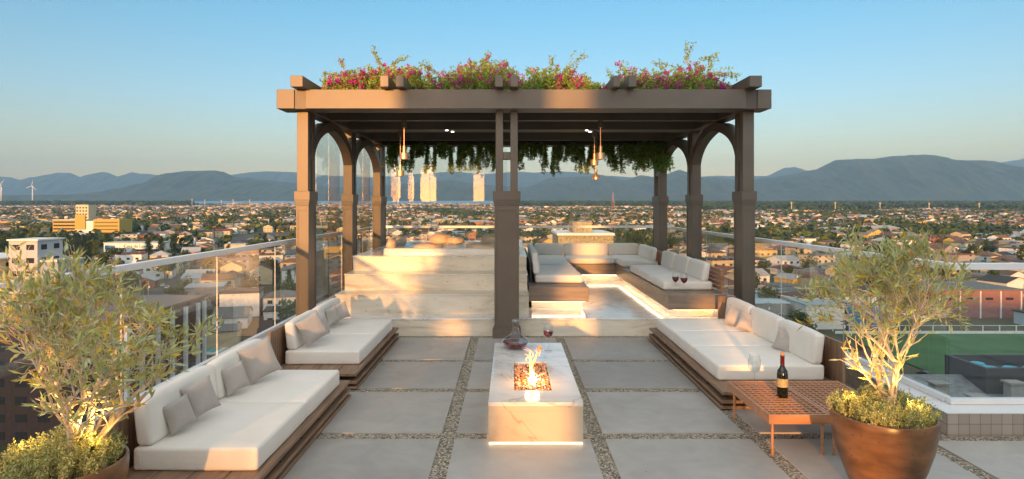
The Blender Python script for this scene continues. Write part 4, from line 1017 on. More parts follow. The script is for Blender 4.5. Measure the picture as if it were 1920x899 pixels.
# keep-out rectangles (x0,x1,y0,y1)
KEEP=[(-345,-245,690,880),(118,420,130,252),(-125,-62,118,172),(-178,-128,180,225),(-640,-440,765,880),(-400,-285,525,625),(-4,34,88,118),(-14,14,-20,70),(40,135,108,170),(-9999,9999,0,105)]
def free(x,y,m=0): return not any(a_-m<x<b_+m and c_-m<y<d_+m for a_,b_,c_,d_ in KEEP)
rnd=random.Random(77)
TH=R(17); ct,st=math.cos(TH),math.sin(TH)
def toW(u,v): return (u*ct-v*st,u*st+v*ct)
BU,BV=80,126        # street grid
def inview(x,y,m=20): return y>100 and -0.84*y-m<x<0.85*y+m
lots=[]; treespots=[]
for i in range(-90,90):
    for j in range(-50,90):
        x0,y0=toW(i*BU+40,j*BV+63)
        if y0<60 or y0>2500 or not inview(x0,y0,90): continue
        park=noise.noise(Vector((i*.33,j*.33,1)))
        for a_ in range(4):
            for c_ in range(5):
                u=i*BU+6+ (a_+.5)*(BU-10)/4; v=j*BV+6+(c_+.5)*(BV-10)/5
                x,y=toW(u+rnd.uniform(-1,1),v+rnd.uniform(-1.5,1.5))
                if not inview(x,y) or not free(x,y,9): continue
                q=rnd.random()
                if park>.23:
                    if q<.10: lots.append((x,y))
                    elif q<.97:
                        treespots.append((x,y,1)); treespots.append((x+rnd.uniform(4,8),y+rnd.uniform(-8,8),1))
                elif q<.68: lots.append((x,y))
                elif q<.93: treespots.append((x,y,0))
                if rnd.random()<.25: 
                    xx,yy=toW(u+6.2,v+8.6)
                    if free(xx,yy,6): treespots.append((xx+rnd.uniform(-1,1),yy,2))
# roads
rd=MB()
for i in range(-60,60):
    for seg_ in range(-8,34):
        v0,v1=seg_*60,(seg_+1)*60
        p=[toW(i*BU-3.2,v0),toW(i*BU+3.2,v0),toW(i*BU+3.2,v1),toW(i*BU-3.2,v1)]
        if all(inview(x,y,30) and free(x,y,2) and y<1500 for x,y in p): rd.quad(*[(x,y,gz(y)+.06) for x,y in p])
for j in range(-20,24):
    for seg_ in range(-40,40):
        u0,u1=seg_*40,(seg_+1)*40
        p=[toW(u0,j*BV-3.4),toW(u1,j*BV-3.4),toW(u1,j*BV+3.4),toW(u0,j*BV+3.4)]
        if all(inview(x,y,30) and free(x,y,2) and y<1500 for x,y in p): rd.quad(*[(x,y,gz(y)+.10) for x,y in p])
struct('roads',rd,M['asphalt'])

b=MB(); b.quad((-340,695,gz(695)+.15),(-250,695,gz(695)+.15),(-262,875,gz(875)+.15),(-330,875,gz(875)+.15)); struct('parking_lot',b,M['asphalt'])
# house geometry --------------------------------------------------------
def house_geo(w,d,h,kind,rh):
    """local coords, centre origin. returns wall MB, roof MB"""
    a_=MB(); r=MB(); x0,x1,y0,y1=-w/2,w/2,-d/2,d/2; ov=.45
    a_.box(x0,x1,y0,y1,-.5,h)
    if kind=='gable_x':     # ridge along x
        for x in (x0,x1): a_.quad((x,y0,h),(x,y1,h),(x,0,h+rh))
        k=rh/(d/2)
        for s in (-1,1):
            ye=s*(d/2+ov); ze=h-ov*k+.05
            r.quad((x0-ov,ye,ze),(x1+ov,ye,ze),(x1+ov,0,h+rh+.05),(x0-ov,0,h+rh+.05))
            r.quad((x0-ov,ye,ze-.18),(x1+ov,ye,ze-.18),(x1+ov,ye,ze),(x0-ov,ye,ze))
    elif kind=='gable_y':
        for y in (y0,y1): a_.quad((x0,y,h),(x1,y,h),(0,y,h+rh))
        k=rh/(w/2)
        for s in (-1,1):
            xe=s*(w/2+ov); ze=h-ov*k+.05
            r.quad((xe,y0-ov,ze),(xe,y1+ov,ze),(0,y1+ov,h+rh+.05),(0,y0-ov,h+rh+.05))
            r.quad((xe,y0-ov,ze-.18),(xe,y1+ov,ze-.18),(xe,y1+ov,ze),(xe,y0-ov,ze))
    elif kind=='hip':
        e=min(w,d)/2*.95; z=h; rx=max(.01,w/2-e)
        c=[(x0-ov,y0-ov,z),(x1+ov,y0-ov,z),(x1+ov,y1+ov,z),(x0-ov,y1+ov,z)]; A=(-rx,0,h+rh); B=(rx,0,h+rh)
        r.quad(c[0],c[1],B,A); r.quad(c[1],c[2],B); r.quad(c[2],c[3],A,B); r.quad(c[3],c[0],A); r.quad(*c[::-1])
        for k in range(4):
            p,q=c[k],c[(k+1)%4]; r.quad((p[0],p[1],z-.2),(q[0],q[1],z-.2),q,p)
    else:                   # flat with parapet
        r.box(x0-.25,x1+.25,y0-.25,y1+.25,h,h+.35)
        if w>9: r.box(x1-3.2,x1-1,y1-3,y1-1,h+.35,h+1.6)
    return a_,r
KIND=['gable_x','gable_y','hip','flat']
protos=[]
prnd=random.Random(5)
for k in range(22):
    kind=['hip','gable_x','gable_y','flat','hip','gable_x'][k%6] if k<18 else 'flat'
    two=k%3==1; w=prnd.uniform(11.5,16.5); d=prnd.uniform(11,16); h=(7.4 if two else 4.2)+prnd.uniform(0,.6)
    if kind=='flat': h+=.8
    rh=prnd.uniform(2.0,3.2)
    if k>=18: two=True; w=prnd.uniform(14.5,17); d=prnd.uniform(15,20); h=prnd.uniform(8.5,12)
    a_,r=house_geo(w,d,h,kind,rh)
    wm_=a_.mesh('wall',WM['cream']); rm_=r.mesh('roof',RM['grey'])
    wins=[]
    for fl in range((3 if h>8.6 else 2) if two else 1):
        zc=2.1+fl*3.6; n=2 if w<13 else 3
        for q in range(n):
            xx=-w/2+w*(q+.5)/n
            if fl==0 and q==n-1:
                continue
            wins.append((xx,zc,2.0,1.5,'f'))
        wins.append((-d/4,zc,1.6,1.4,'s'))
    protos.append(dict(wall=wm_,roof=rm_,w=w,d=d,h=h,rh=rh,kind=kind,two=two,wins=wins,door=(w/2-w/(2*(2 if w<13 else 3)))))
def unit(name,bx,m):
    b=MB(); 
    for q in bx: b.box(*q)
    return b.mesh(name,m)
win_me=unit('window',[(-.75,.75,-.04,.05,-.55,.55)],M['win']); frame_me=unit('frame',[(-.86,.86,-.07,.0,-.66,-.55),(-.86,.86,-.07,.0,.55,.66),(-.86,-.75,-.07,.0,-.55,.55),(.75,.86,-.07,.0,-.55,.55)],M['trim'])
door_me=unit('door',[(-.6,.6,-.05,.05,0,2.7)],mat('brown_door',(.16,.08,.04)))
def scn(x,y): return scr(x,y,gz(y)+3)
def hvis(x,y):
    px,py=scn(x,y); return -20<px<1940 and py<905
lots.sort(key=lambda p:p[1])
HOUSES=[]; far=[]
zone_of=lambda px: ('left of the pergola' if px<553 else 'behind the hot tub' if px<930 else 'behind the lounge' if px<1385 else 'right of the pergola' if px<1700 else 'at far right')
hr=random.Random(21)
wpick=lambda: hr.choices(WK,[34,27,14,9,4,4,4,4])[0]
rpick=lambda: hr.choices(RK,[13,32,21,13,17,4])[0]
def linkmat(o,m):
    o.material_slots[0].link='OBJECT'; o.material_slots[0].material=m
nH=0
for (x,y) in lots:
    wk,rk=wpick(),rpick(); rot=TH+hr.choice((0,0,math.pi/2))*1+hr.uniform(-.05,.05)+ (0 if y>300 else 0)
    vis=hvis(x,y)
    hid = (745<scn(x,y)[0]<1340 and scn(x,y)[1]>475)  # behind podium and bench
    if vis and not hid and nH<300:
        pr_=hr.choice(protos); nH+=1
        t=thing('house','',None,(x,y,gz(y)),rot=(0,0,rot)); 
        wo=bpy.data.objects.new('wall',pr_['wall']); C.objects.link(wo); wo.parent=t; linkmat(wo,WM[wk])
        ro=bpy.data.objects.new('roof',pr_['roof']); C.objects.link(ro); ro.parent=t; linkmat(ro,RM[rk])
        for (a_,zc,ww,hh,fc_) in pr_['wins']:
            o=bpy.data.objects.new('window',win_me); C.objects.link(o); o.parent=t; o.scale=(ww/1.5,1,hh/1.1)
            if fc_=='f': o.location=(a_,-pr_['d']/2,zc)
            else: o.location=(pr_['w']/2 if x<0 else -pr_['w']/2,a_,zc); o.rotation_euler=(0,0,math.pi/2 if x<0 else -math.pi/2)
            if y<330:
                f=bpy.data.objects.new('frame',frame_me); C.objects.link(f); f.parent=o
        o=bpy.data.objects.new('door',door_me); C.objects.link(o); o.parent=t; o.location=(pr_['door'],-pr_['d']/2,0)
        HOUSES.append((t,wk,rk,pr_['kind'],pr_['two'],x,y))
    else: far.append((x,y,wk,rk,rot))
# unique labels by ranking look-alikes from the left
ORD=['leftmost']+[w+'-from-left' for w in 'second third fourth fifth sixth seventh eighth ninth tenth eleventh twelfth thirteenth fourteenth fifteenth sixteenth seventeenth eighteenth nineteenth twentieth'.split()]
def rank_labels(items,descr,cat,group):
    d={}
    for it in items: d.setdefault(descr(it),[]).append(it)
    for k,l in d.items():
        l.sort(key=lambda it:it[1])
        for i,it in enumerate(l):
            if len(l)==1: lab='the only '+k if False else k
            else: lab=ORD[min(i,len(ORD)-1)]+' '+k
            tag(it[0],lab,cat,group)
band=lambda py: 'nearest' if py>590 else 'near' if py>540 else 'mid-distance' if py>500 else 'farther'
its=[(t,scn(x,y)[0],scn(x,y)[1],wk,rk,kd,two) for t,wk,rk,kd,two,x,y in HOUSES]
rank_labels(its,lambda q: f"{band(q[2])} {q[3]} {'two-storey ' if q[6] else ''}house with {'flat ' if q[5]=='flat' else ''}{q[4]} roof {zone_of(q[1])}",'house','houses of the town below the terrace')
# far houses as one mass
pal=[WM[k] for k in WK]+[RM[k] for k in RK]+[M['win']]
fb=MB()
def add_far(x,y,wk,rk,rot,sc_=1.0,det=True):
    wi=WK.index(wk); ri=len(WK)+RK.index(rk); w=hr.uniform(11,17)*sc_; d=hr.uniform(11,16)*sc_; h=(4.2 if hr.random()<.66 else 7.8)*(1 if sc_<1.3 else 1.1)
    kind=hr.choice(('hip','gable','gabley','flat')); c,s=math.cos(rot),math.sin(rot); z0=gz(y)
    def T(p): return (x+p[0]*c-p[1]*s,y+p[0]*s+p[1]*c,z0+p[2])
    n=len(fb.v); a_,b_=w/2,d/2; rh=2.6
    fb.v += [T(p) for p in ((-a_,-b_,0),(a_,-b_,0),(a_,b_,0),(-a_,b_,0),(-a_,-b_,h),(a_,-b_,h),(a_,b_,h),(-a_,b_,h))]
    for q in ((0,1,5,4),(1,2,6,5),(2,3,7,6),(3,0,4,7)): fb.f.append(tuple(n+k for k in q)); fb.m.append(wi)
    o=.4; A,B=a_+o,b_+o
    m=len(fb.v)
    if kind=='flat':
        fb.v += [T(p) for p in ((-a_,-b_,h+.02),(a_,-b_,h+.02),(a_,b_,h+.02),(-a_,b_,h+.02))]; fb.f.append((m,m+1,m+2,m+3)); fb.m.append(ri)
    elif kind=='hip':
        fb.v += [T(p) for p in ((-A,-B,h),(A,-B,h),(A,B,h),(-A,B,h),(-a_*.4,0,h+rh),(a_*.4,0,h+rh))]
        for q in ((0,1,5,4),(1,2,5),(2,3,4,5),(3,0,4)): fb.f.append(tuple(m+k for k in q)); fb.m.append(ri)
    elif kind=='gable':
        fb.v += [T(p) for p in ((-A,-B,h-.1),(A,-B,h-.1),(A,B,h-.1),(-A,B,h-.1),(-A,0,h+rh),(A,0,h+rh))]
        for q in ((0,1,5,4),(2,3,4,5)): fb.f.append(tuple(m+k for k in q)); fb.m.append(ri)
        fb.f.append((m+1,m+2,m+5)); fb.m.append(wi); fb.f.append((m+3,m,m+4)); fb.m.append(wi)
    else:
        fb.v += [T(p) for p in ((-A,-B,h-.1),(A,-B,h-.1),(A,B,h-.1),(-A,B,h-.1),(0,-B,h+rh),(0,B,h+rh))]
        for q in ((1,2,5,4),(3,0,4,5)): fb.f.append(tuple(m+k for k in q)); fb.m.append(ri)
        fb.f.append((m,m+1,m+4)); fb.m.append(wi); fb.f.append((m+2,m+3,m+5)); fb.m.append(wi)
    if det:
        for fl in range(1 if h<6 else 2):
            for q in range(3):
                xx=-a_+w*(q+.5)/3; zz=1.3+fl*3.6; m=len(fb.v)
                fb.v += [T(p) for p in ((xx-.6,-b_-.05,zz),(xx+.6,-b_-.05,zz),(xx+.6,-b_-.05,zz+1.2),(xx-.6,-b_-.05,zz+1.2))]; fb.f.append((m,m+1,m+2,m+3)); fb.m.append(len(pal)-1)
for (x,y,wk,rk,rot) in far: add_far(x,y,wk,rk,rot,det=y<1300)
for _ in range(9000):
    y=2400+2200*hr.random()**1.2; x=hr.uniform(-.85,.86)*y
    if noise.noise(Vector((x*.0016,y*.0016,5)))>.16 or (x>.28*y and y>2250) or (x<-.45*y and y>3300) or (x>-.02*y and y>3100): continue
    add_far(x,y,wpick(),rpick(),TH+hr.choice((0,math.pi/2)),hr.choice((1,1,1.3,1.8)),det=False)
for _ in range(160):      # sheds and blocks
    y=hr.uniform(650,3000); x=hr.uniform(-.8,.82)*y; 
    if free(x,y,25): add_far(x,y,hr.choice(('white','cream','grey','yellow','orange')),hr.choice(('pale metal','grey','terracotta')),TH,hr.uniform(2,3.4),det=False)
o=fb.build('distant_houses',pal); tag(o,'sea of small low houses filling the plain towards the lagoon','houses',kind='stuff')

# ---- trees ------------------------------------------------------------
M['tl1']=leafmat('town_tree_leaf',(.045,.07,.014),tr=.15,var=.45,sc=.5); M['tl2']=leafmat('town_tree_leaf_light',(.10,.115,.02),tr=.15,var=.4,sc=.5); M['tl3']=leafmat('town_tree_leaf_dark',(.022,.042,.012),tr=.1,var=.4,sc=.5); M['tbark']=mat('tree_bark',(.13,.09,.06),rough=.9)
TM={'green':M['tl1'],'light green':M['tl2'],'dark green':M['tl3']}
def crown_mesh(seed,kind,N_=750):
    r_=random.Random(seed); b=MB()
    if kind=='round': lob=[(Vector((r_.uniform(-1.6,1.6),r_.uniform(-1.6,1.6),r_.uniform(3.0,5.6))),r_.uniform(1.1,2.0)) for _ in range(9)]
    elif kind=='tall': lob=[(Vector((r_.uniform(-.8,.8),r_.uniform(-.8,.8),2.5+k*.9)),1.7-.13*k) for k in range(8)]
    else: lob=[(Vector((r_.uniform(-3,3),r_.uniform(-3,3),r_.uniform(3.2,4.8))),r_.uniform(1.0,1.7)) for _ in range(11)]
    for i in range(N_):
        c,R_=r_.choice(lob); d=rdir(r_); p=c+d*R_*r_.uniform(.55,1.08)
        s=r_.uniform(.28,.6); b.leaf(p,rdir(r_),(d+rdir(r_)*.6).normalized(),s*1.4,s)
    return b.mesh('crown',M['tl1'])
def trunk_mesh(seed,h):
    r_=random.Random(seed); b=MB(); p=[Vector((0,0,-.3))]
    for k in range(4): p.append(p[-1]+Vector((r_.uniform(-.15,.15),r_.uniform(-.15,.15),h/4)))
    b.tube(p,[.28,.22,.18,.14,.1],7)
    for k in range(4):
        a_=r_.uniform(0,6.28); q=p[2+k%2]; b.tube([q,q+Vector((math.cos(a_)*.7,math.sin(a_)*.7,1)),q+Vector((math.cos(a_)*1.2,math.sin(a_)*1.2,2))],[.12,.08,.04],5)
    return b.mesh('trunk',M['tbark'])
TPR=[(k,crown_mesh(100+i,k),trunk_mesh(i,3.4)) for i,k in enumerate(['round','round','tall','spreading','round','spreading','tall','round'])]
treespots.sort(key=lambda p:p[1]); nT=0; TI=[]; fart=[]
for (x,y,c) in treespots:
    if nT<300 and hvis(x,y) and not (745<scn(x,y)[0]<1340 and scn(x,y)[1]>475):
        nT+=1; k,cm,tm=hr.choice(TPR); tint=hr.choices(list(TM),[5,3,4])[0]; s=hr.uniform(.95,1.9)
        t=thing('tree','',None,(x,y,gz(y)),rot=(0,0,hr.uniform(0,6.28))); t.scale=(s,s,s*hr.uniform(.9,1.2))
        a_=bpy.data.objects.new('crown',cm); C.objects.link(a_); a_.parent=t; linkmat(a_,TM[tint])
        b_=bpy.data.objects.new('trunk',tm); C.objects.link(b_); b_.parent=t
        TI.append((t,scn(x,y)[0],scn(x,y)[1],k,tint,s))
    else: fart.append((x,y))
rank_labels(TI,lambda q: f"{band(q[2])} {'large' if q[5]>1.45 else 'small'} {q[4]} {q[3]} tree {zone_of(q[1])}",'tree','trees between the houses of the town')
# far trees: one mass of leafy clumps
ft_=MB()
def clump(x,y,s,h,n,mi):
    z=gz(y)
    for k in range(n):
        d=rdir(hr); p=Vector((x+d.x*s*.8,y+d.y*s*.8,z+h*.55+d.z*h*.42)); q=s*hr.uniform(.35,.75)
        ft_.leaf(p-d.orthogonal()*q*.4,d.orthogonal().normalized(),(d+rdir(hr)*.5).normalized(),q*1.6,q*1.2,mi=mi)
for (x,y) in fart: clump(x,y,hr.uniform(3.5,7),hr.uniform(6,13),34 if y<1000 else 18,hr.choice((0,0,1,2)))
for _ in range(3800):
    y=hr.uniform(900,4500); x=hr.uniform(-.85,.86)*y; clump(x,y,hr.uniform(4,8),hr.uniform(6,12),14,hr.choice((0,1,2)))
tag(ft_.build('distant_trees',[M['tl1'],M['tl2'],M['tl3']]),'scattered trees among the distant houses','trees',kind='stuff')
fo=MB(); ft_=fo
for _ in range(13000):
    q=hr.random()
    if q<.62: y=hr.uniform(2150,4600); x=hr.uniform(.30,.87)*y
    elif q<.86: y=hr.uniform(3000,4600); x=hr.uniform(-.02,.28)*y
    else: y=hr.uniform(3400,4600); x=hr.uniform(-.85,-.50)*y
    if noise.noise(Vector((x*.002,y*.002,9)))<-.28: continue
    clump(x,y,hr.uniform(10,20),hr.uniform(14,22)*(1+.15*(y-2150)/2450),13,hr.choice((0,2,2)))
tag(fo.build('forest',[M['tl1'],M['tl2'],M['tl3']]),'dark forest belt along the lagoon shore','forest',kind='stuff')

# ================================================================== LANDMARKS
def bld(name,label,cat,x0,x1,y0,y1,z0,z1,wall,roofm,rows=None,face='y',wn_=None,extra=None,cols=5,band_=None,group=None,over=.4):
    t=thing(name,label,cat,((x0+x1)/2,y0,z0),group=group)
    b=MB(); b.box(x0,x1,y0,y1,z0-1,z1); w=b.build('wall',wall,t)
    b=MB(); b.box(x0-over,x1+over,y0-over,y1+over,z1+.002,z1+.45); b.build('roof',roofm,t)
    if rows:
        H=z1-z0; 
        for r in range(rows):
            zc=z0+H*(r+.5)/rows; hh=min(1.6,H/rows*.5)/2
            for c in range(cols):
                if 'y' in face:
                    xc=x0+(x1-x0)*(c+.5)/cols; ww=min(2.4,(x1-x0)/cols*.6)/2
                    b=MB(); b.box(xc-ww,xc+ww,y0-.06,y0+.05,zc-hh,zc+hh); b.build('window',M['win'],t)
                if 'x' in face or 'X' in face:
                    yc=y0+(y1-y0)*(c+.5)/cols; ww=min(2.4,(y1-y0)/cols*.6)/2; xx=x1 if 'x' in face else x0
                    b=MB(); b.box(xx-.06,xx+.06,yc-ww,yc+ww,zc-hh,zc+hh); b.build('window',M['win'],t)
    return t
# brick building with pale pilasters below the left railing
z0=gz(130); t=bld('brick_building','dark brick building with tall pale pilasters below the left railing','building',-110,-78,128,162,z0,-21.5,mat('dark_brick',(.075,.038,.030),scale=1),mat('brown_flat_roof',(.13,.085,.065)),7,'yx',cols=7)
for yy in (128.6,134,140,146,152,158,161.2):
    b=MB(); b.box(-78.05,-77.3,yy-.45,yy+.45,z0,-22.4); b.build('pilaster',M['rail'],t)
# pale apartment block at the left edge
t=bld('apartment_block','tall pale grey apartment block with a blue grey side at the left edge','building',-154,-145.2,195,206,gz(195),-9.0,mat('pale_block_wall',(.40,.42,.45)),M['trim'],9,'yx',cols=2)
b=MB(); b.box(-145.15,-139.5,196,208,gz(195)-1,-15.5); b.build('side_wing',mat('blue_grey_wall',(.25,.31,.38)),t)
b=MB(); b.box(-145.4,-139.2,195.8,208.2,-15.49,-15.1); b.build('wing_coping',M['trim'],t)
t=bld('apartment_block','beige apartment block in front of the pale grey one at the left edge','building',-172,-154.5,192,214,gz(195),-14.5,WM['cream'],M['trim'],8,'yx',cols=3)
# yellow office complex
yz=gz(838); ym=mat('strong_yellow_wall',(.42,.29,.05)); 
t=bld('office_building','yellow office building with a tower and striped windows beyond the left railing','building',-598,-566,830,850,yz,yz+20,ym,M['trim'])
for r in range(4):
    b=MB(); b.box(-597,-567,829.7,829.95,yz+3+4.4*r,yz+5+4.4*r); b.build('window',M['win'],t)
b=MB(); b.box(-583,-566,852,868,yz,yz+40); b.build('tower',WM['cream'],t)
for r in range(4):
    for c in range(4):
        b=MB(); b.box(-582+4*c,-579.8+4*c,851.8,852.1,yz+22+4.3*r,yz+24+4.3*r); b.build('window',M['win'],t)
b=MB(); b.box(-565.8,-540,826,850,yz,yz+18.5); b.build('white_wing',WM['white'],t)
b=MB(); b.box(-565,-552,824,825.9,yz+8,yz+27); b.build('yellow_slab',ym,t)
b=MB(); b.box(-539.8,-506,822,850,yz+4,yz+21); b.build('yellow_wing',ym,t)
for r in range(3):
    b=MB(); b.box(-538,-508,821.7,821.95,yz+7+4.6*r,yz+8.6+4.6*r); b.build('window',mat('tinted_window',(.16,.12,.03),rough=.2) if r==0 else bpy.data.materials['tinted_window'],t)
b=MB(); b.box(-539,-507,824,849,yz,yz+3.99); b.build('ground_floor',M['win'],t)
# store with green lettering
sz=gz(578); t=thing('store','low white store with a pale green lettered sign above the left railing','store',(-346,578,sz))
b=MB(); b.box(-370,-318,578,600,sz,sz+8.2); b.build('wall',WM['white'],t)
b=MB(); b.box(-370.5,-317.5,577.5,600.5,sz+8.21,sz+8.8); b.build('roof',RM['pale metal'],t)
b=MB(); b.box(-369,-360,577.9,577.99,sz+2.5,sz+6); b.build('blue_panel',mat('blue_sign_panel',(.03,.12,.30)),t)
b=MB(); b.box(-358,-321,577.8,577.99,sz+.4,sz+2.6); b.build('shop_window',M['win'],t)
def lettering(txt,size,loc,m,par,depth=.05,rz=0):
    cu=bpy.data.curves.new('txt','FONT'); cu.body=txt; cu.size=size; cu.extrude=depth; cu.align_x='CENTER'; cu.align_y='CENTER'
    tmp=bpy.data.objects.new('tmp',cu); C.objects.link(tmp)
    dg=bpy.context.evaluated_depsgraph_get(); me=bpy.data.meshes.new_from_object(tmp.evaluated_get(dg)); bpy.data.objects.remove(tmp)
    me.materials.clear(); me.materials.append(m); me.name='sign_lettering'
    o=bpy.data.objects.new('sign_lettering',me); C.objects.link(o); o.parent=par; o.location=Vector(loc)-W[par.name]; o.rotation_euler=(R(90),0,rz); return o
lettering('Casa da Lavoura',4.1,(-338,577.6,sz+5.3),mat('green_letters',(.02,.22,.08)),t)
# textured gold stone building just below the far railing
gs=mat('gold_stone_cladding',(.13,.10,.045),rough=.6,scale=3.2,col2=(.42,.36,.20),world=True,detail=8)
t=thing('stone_building','gold flecked stone building with a stair tower just beyond the far railing','building',(11.5,100,-46.8))
b=MB(); b.box(7.6,16.3,100,114,-47.5,-2.9); b.build('wall',gs,t); b=MB(); b.box(7.4,16.5,99.8,114.2,-2.89,-2.55); b.build('coping',M['trim'],t)
b=MB(); b.box(10.1,13.3,103,109,-2.54,-.9); b.build('stair_tower',gs,t)
b=MB(); b.tube([(9.9,101,-2.5),(9.9,101,1.0)],[.05,.05],6); b.build('antenna',M['tbark'],t)
# sports field
fz=gz(190)+.25
fm=mat('field_grass',(.045,.125,.04),rough=.95,scale=.08,var=.25,world=True)
b=MB(); b.quad((119,150,gz(150)+.3),(330,150,gz(150)+.3),(330,231,gz(231)+.3),(119,231,gz(231)+.3)); struct('sports_field',b,fm)
fzb=gz(232)
t=thing('boundary_wall','long low white wall at the far side of the sports field','wall',(220,232,fzb))
b=MB(); b.box(119,330,232,232.4,fzb-.5,fzb+1.0); b.build('wall_panel',WM['white'],t)
b=MB()
for k in range(34): b.box(120+k*6.2,120.3+k*6.2,236,236.3,fzb,fzb+2.4)
b.box(119,330,236.05,236.2,fzb+2.2,fzb+2.35); b.build('fence_post',M['trim'],t)
t=bld('sports_hall','red brick sports hall with a grey curved roof beyond the playing field','hall',176,212,262,290,gz(262),gz(262)+11.5,mat('red_hall_wall',(.28,.125,.11),scale=.5),RM['grey'])
b=MB()
for k in range(5): b.box(177+k*8.4,177.5+k*8.4,261.6,261.98,gz(262),gz(262)+11.2)
b.build('pilaster',M['trim'],t)
for k in range(4):
    b=MB(); b.box(179.5+k*8.4,182.5+k*8.4,261.8,262.05,gz(262)+7.6,gz(262)+8.5); b.build('window',M['win'],t)
t=bld('sports_hall','darker red brick hall with white pilasters left of the playing field buildings','hall',150,175.5,268,292,gz(262),gz(262)+10,mat('dark_red_hall_wall',(.22,.08,.085),scale=.5),RM['dark'])
t=bld('clubhouse','small pale blue clubhouse with a dark roof beside the playing field','building',200,222,240,252,gz(240),gz(240)+5,mat('pale_blue_wall',(.42,.55,.60)),RM['dark'],1,'y',cols=5)
t=bld('grandstand','bright blue grandstand wall with a red stripe at the corner of the playing field','stand',128,146,240,252,gz(240),gz(240)+10,mat('bright_blue_wall',(.03,.22,.40)),M['trim'])
b=MB(); b.quad((130,239.9,gz(240)+9.6),(131.4,239.9,gz(240)+9.6),(137.4,239.9,gz(240)+.5),(136,239.9,gz(240)+.5)); b.build('red_stripe',mat('red_paint',(.45,.04,.04)),t)
t=bld('warehouse','long pale blue roofed warehouse right of the pergola','warehouse',86,110,250,285,gz(250),gz(250)+8,WM['grey'],mat('pale_blue_roof',(.36,.48,.55)))
t=bld('warehouse','white walled warehouse with light blue roof beside the grandstand','warehouse',112,126.5,240,275,gz(240),gz(240)+9,WM['white'],mat('light_blue_roof',(.30,.42,.50)))
# near roofs at the lower right
t=thing('tiled_roof_building','grey tiled roofs with chimneys close below the right railing','building',(95,130,gz(130)))
dr=mat('slate_tiles',(.16,.18,.19),rough=.6,scale=.8,var=.3); dk=mat('dark_membrane_roof',(.04,.042,.046),rough=.7,scale=.4)
b=MB(); b.box(74,138,112,150,gz(112)-1,-39); b.build('wall',WM['grey'],t)
b=MB(); b.quad((72,110,-39),(140,110,-39),(140,131,-33),(72,131,-33)); b.quad((72,131,-33),(140,131,-33),(140,152,-39),(72,152,-39)); b.quad((72,110,-39),(72,131,-33),(72,152,-39)); b.quad((140,110,-39),(140,152,-39),(140,131,-33)); b.build('roof',dr,t)
b=MB(); b.quad((58,108.5,-40),(80,108.5,-38.9),(77,131,-32.7),(65,131,-33.5)); b.quad((58,108.5,-40),(65,131,-33.5),(65,150,-40),(58,150,-40)); b.build('dark_roof_slope',dk,t)
for cx_,cy_,h_ in ((79,117,7.0),(82.5,113,3.2),(86,117,4.6),(96,121,6.0)):
    b=MB(); b.box(cx_-1.2,cx_+1.2,cy_-1,cy_+1,-39,-38+h_); b.box(cx_-1.6,cx_+1.6,cy_-1.3,cy_+1.3,-38+h_,-37.7+h_); b.build('chimney',WM['grey'],t)
b=MB(); b.quad((99,110.5,-38.7),(122,110.5,-38.7),(113,121,-35.7),(101,121,-35.7)); b.build('blue_tarpaulin',mat('blue_tarpaulin',(.03,.16,.27),rough=.5),t)
t=thing('roof_tank_box','dark roof parapet box holding blue water tanks at the lower right','rooftop',(104,126,-38))
b=MB(); b.box(93,123,124,124.8,-38,-30); b.box(93,123,135,135.8,-38,-30); b.box(93,93.8,124.8,135,-38,-30); b.box(122.2,123,124.8,135,-38,-30); b.box(93.8,122.2,124.8,135,-38,-32); b.build('parapet',dk,t)
for k in range(6):
    b=MB(); b.lathe([(1.7,0),(1.8,.8),(1.2,1.4),(.3,1.6)],18,96.5+4.1*(k%5),127.5+3.6*(k//3),-31.99); b.build('tank',mat('blue_tank',(.02,.30,.42),rough=.4) if k==0 else bpy.data.materials['blue_tank'],t)
# swimming pool and canopies on the left
t=thing('swimming_pool','small turquoise garden pool beyond the brick building on the left','pool',(-96,206,gz(206)))
b=MB(); b.box(-104,-93,201,210,gz(206)-.3,gz(206)+.4); b.build('pool_deck',M['trim'],t)
b=MB(); b.box(-102.5,-94.5,202.3,208.5,gz(206)+.41,gz(206)+.44); b.build('pool_water',mat('pool_water',(.05,.42,.45),rough=.1),t)
# wind turbines
def turbine(label,px,D,ytop,a0):
    X=(px-956.3)*D/F_PX; z0=gz(D); zt=1.8+(386-ytop)*D/F_PX; t=thing('wind_turbine',label,'wind turbine',(X,D,z0),group='wind turbines on the horizon')
    H=zt-z0; b=MB(); b.lathe([(4.2,0),(2.4,H)],14); b.build('tower',M['rail'],t,local=True,smooth=True)
    b=MB(); b.box(-3,3,-7,7,H,H+6); b.build('nacelle',M['rail'],t,local=True)
    for k in range(3):
        an=R(a0+120*k); b=MB(); d=Vector((math.cos(an),0,math.sin(an))); c=Vector((0,-8,H+3)); b.tube([c,c+d*12,c+d*48],[1.2,2.2,.5],6); b.build('blade',M['rail'],t,local=True)
turbine('wind turbine standing on the far left horizon, the nearer one of two',61,4700,350,80); turbine('wind turbine cut by the left edge of the view',2,4600,347,50)
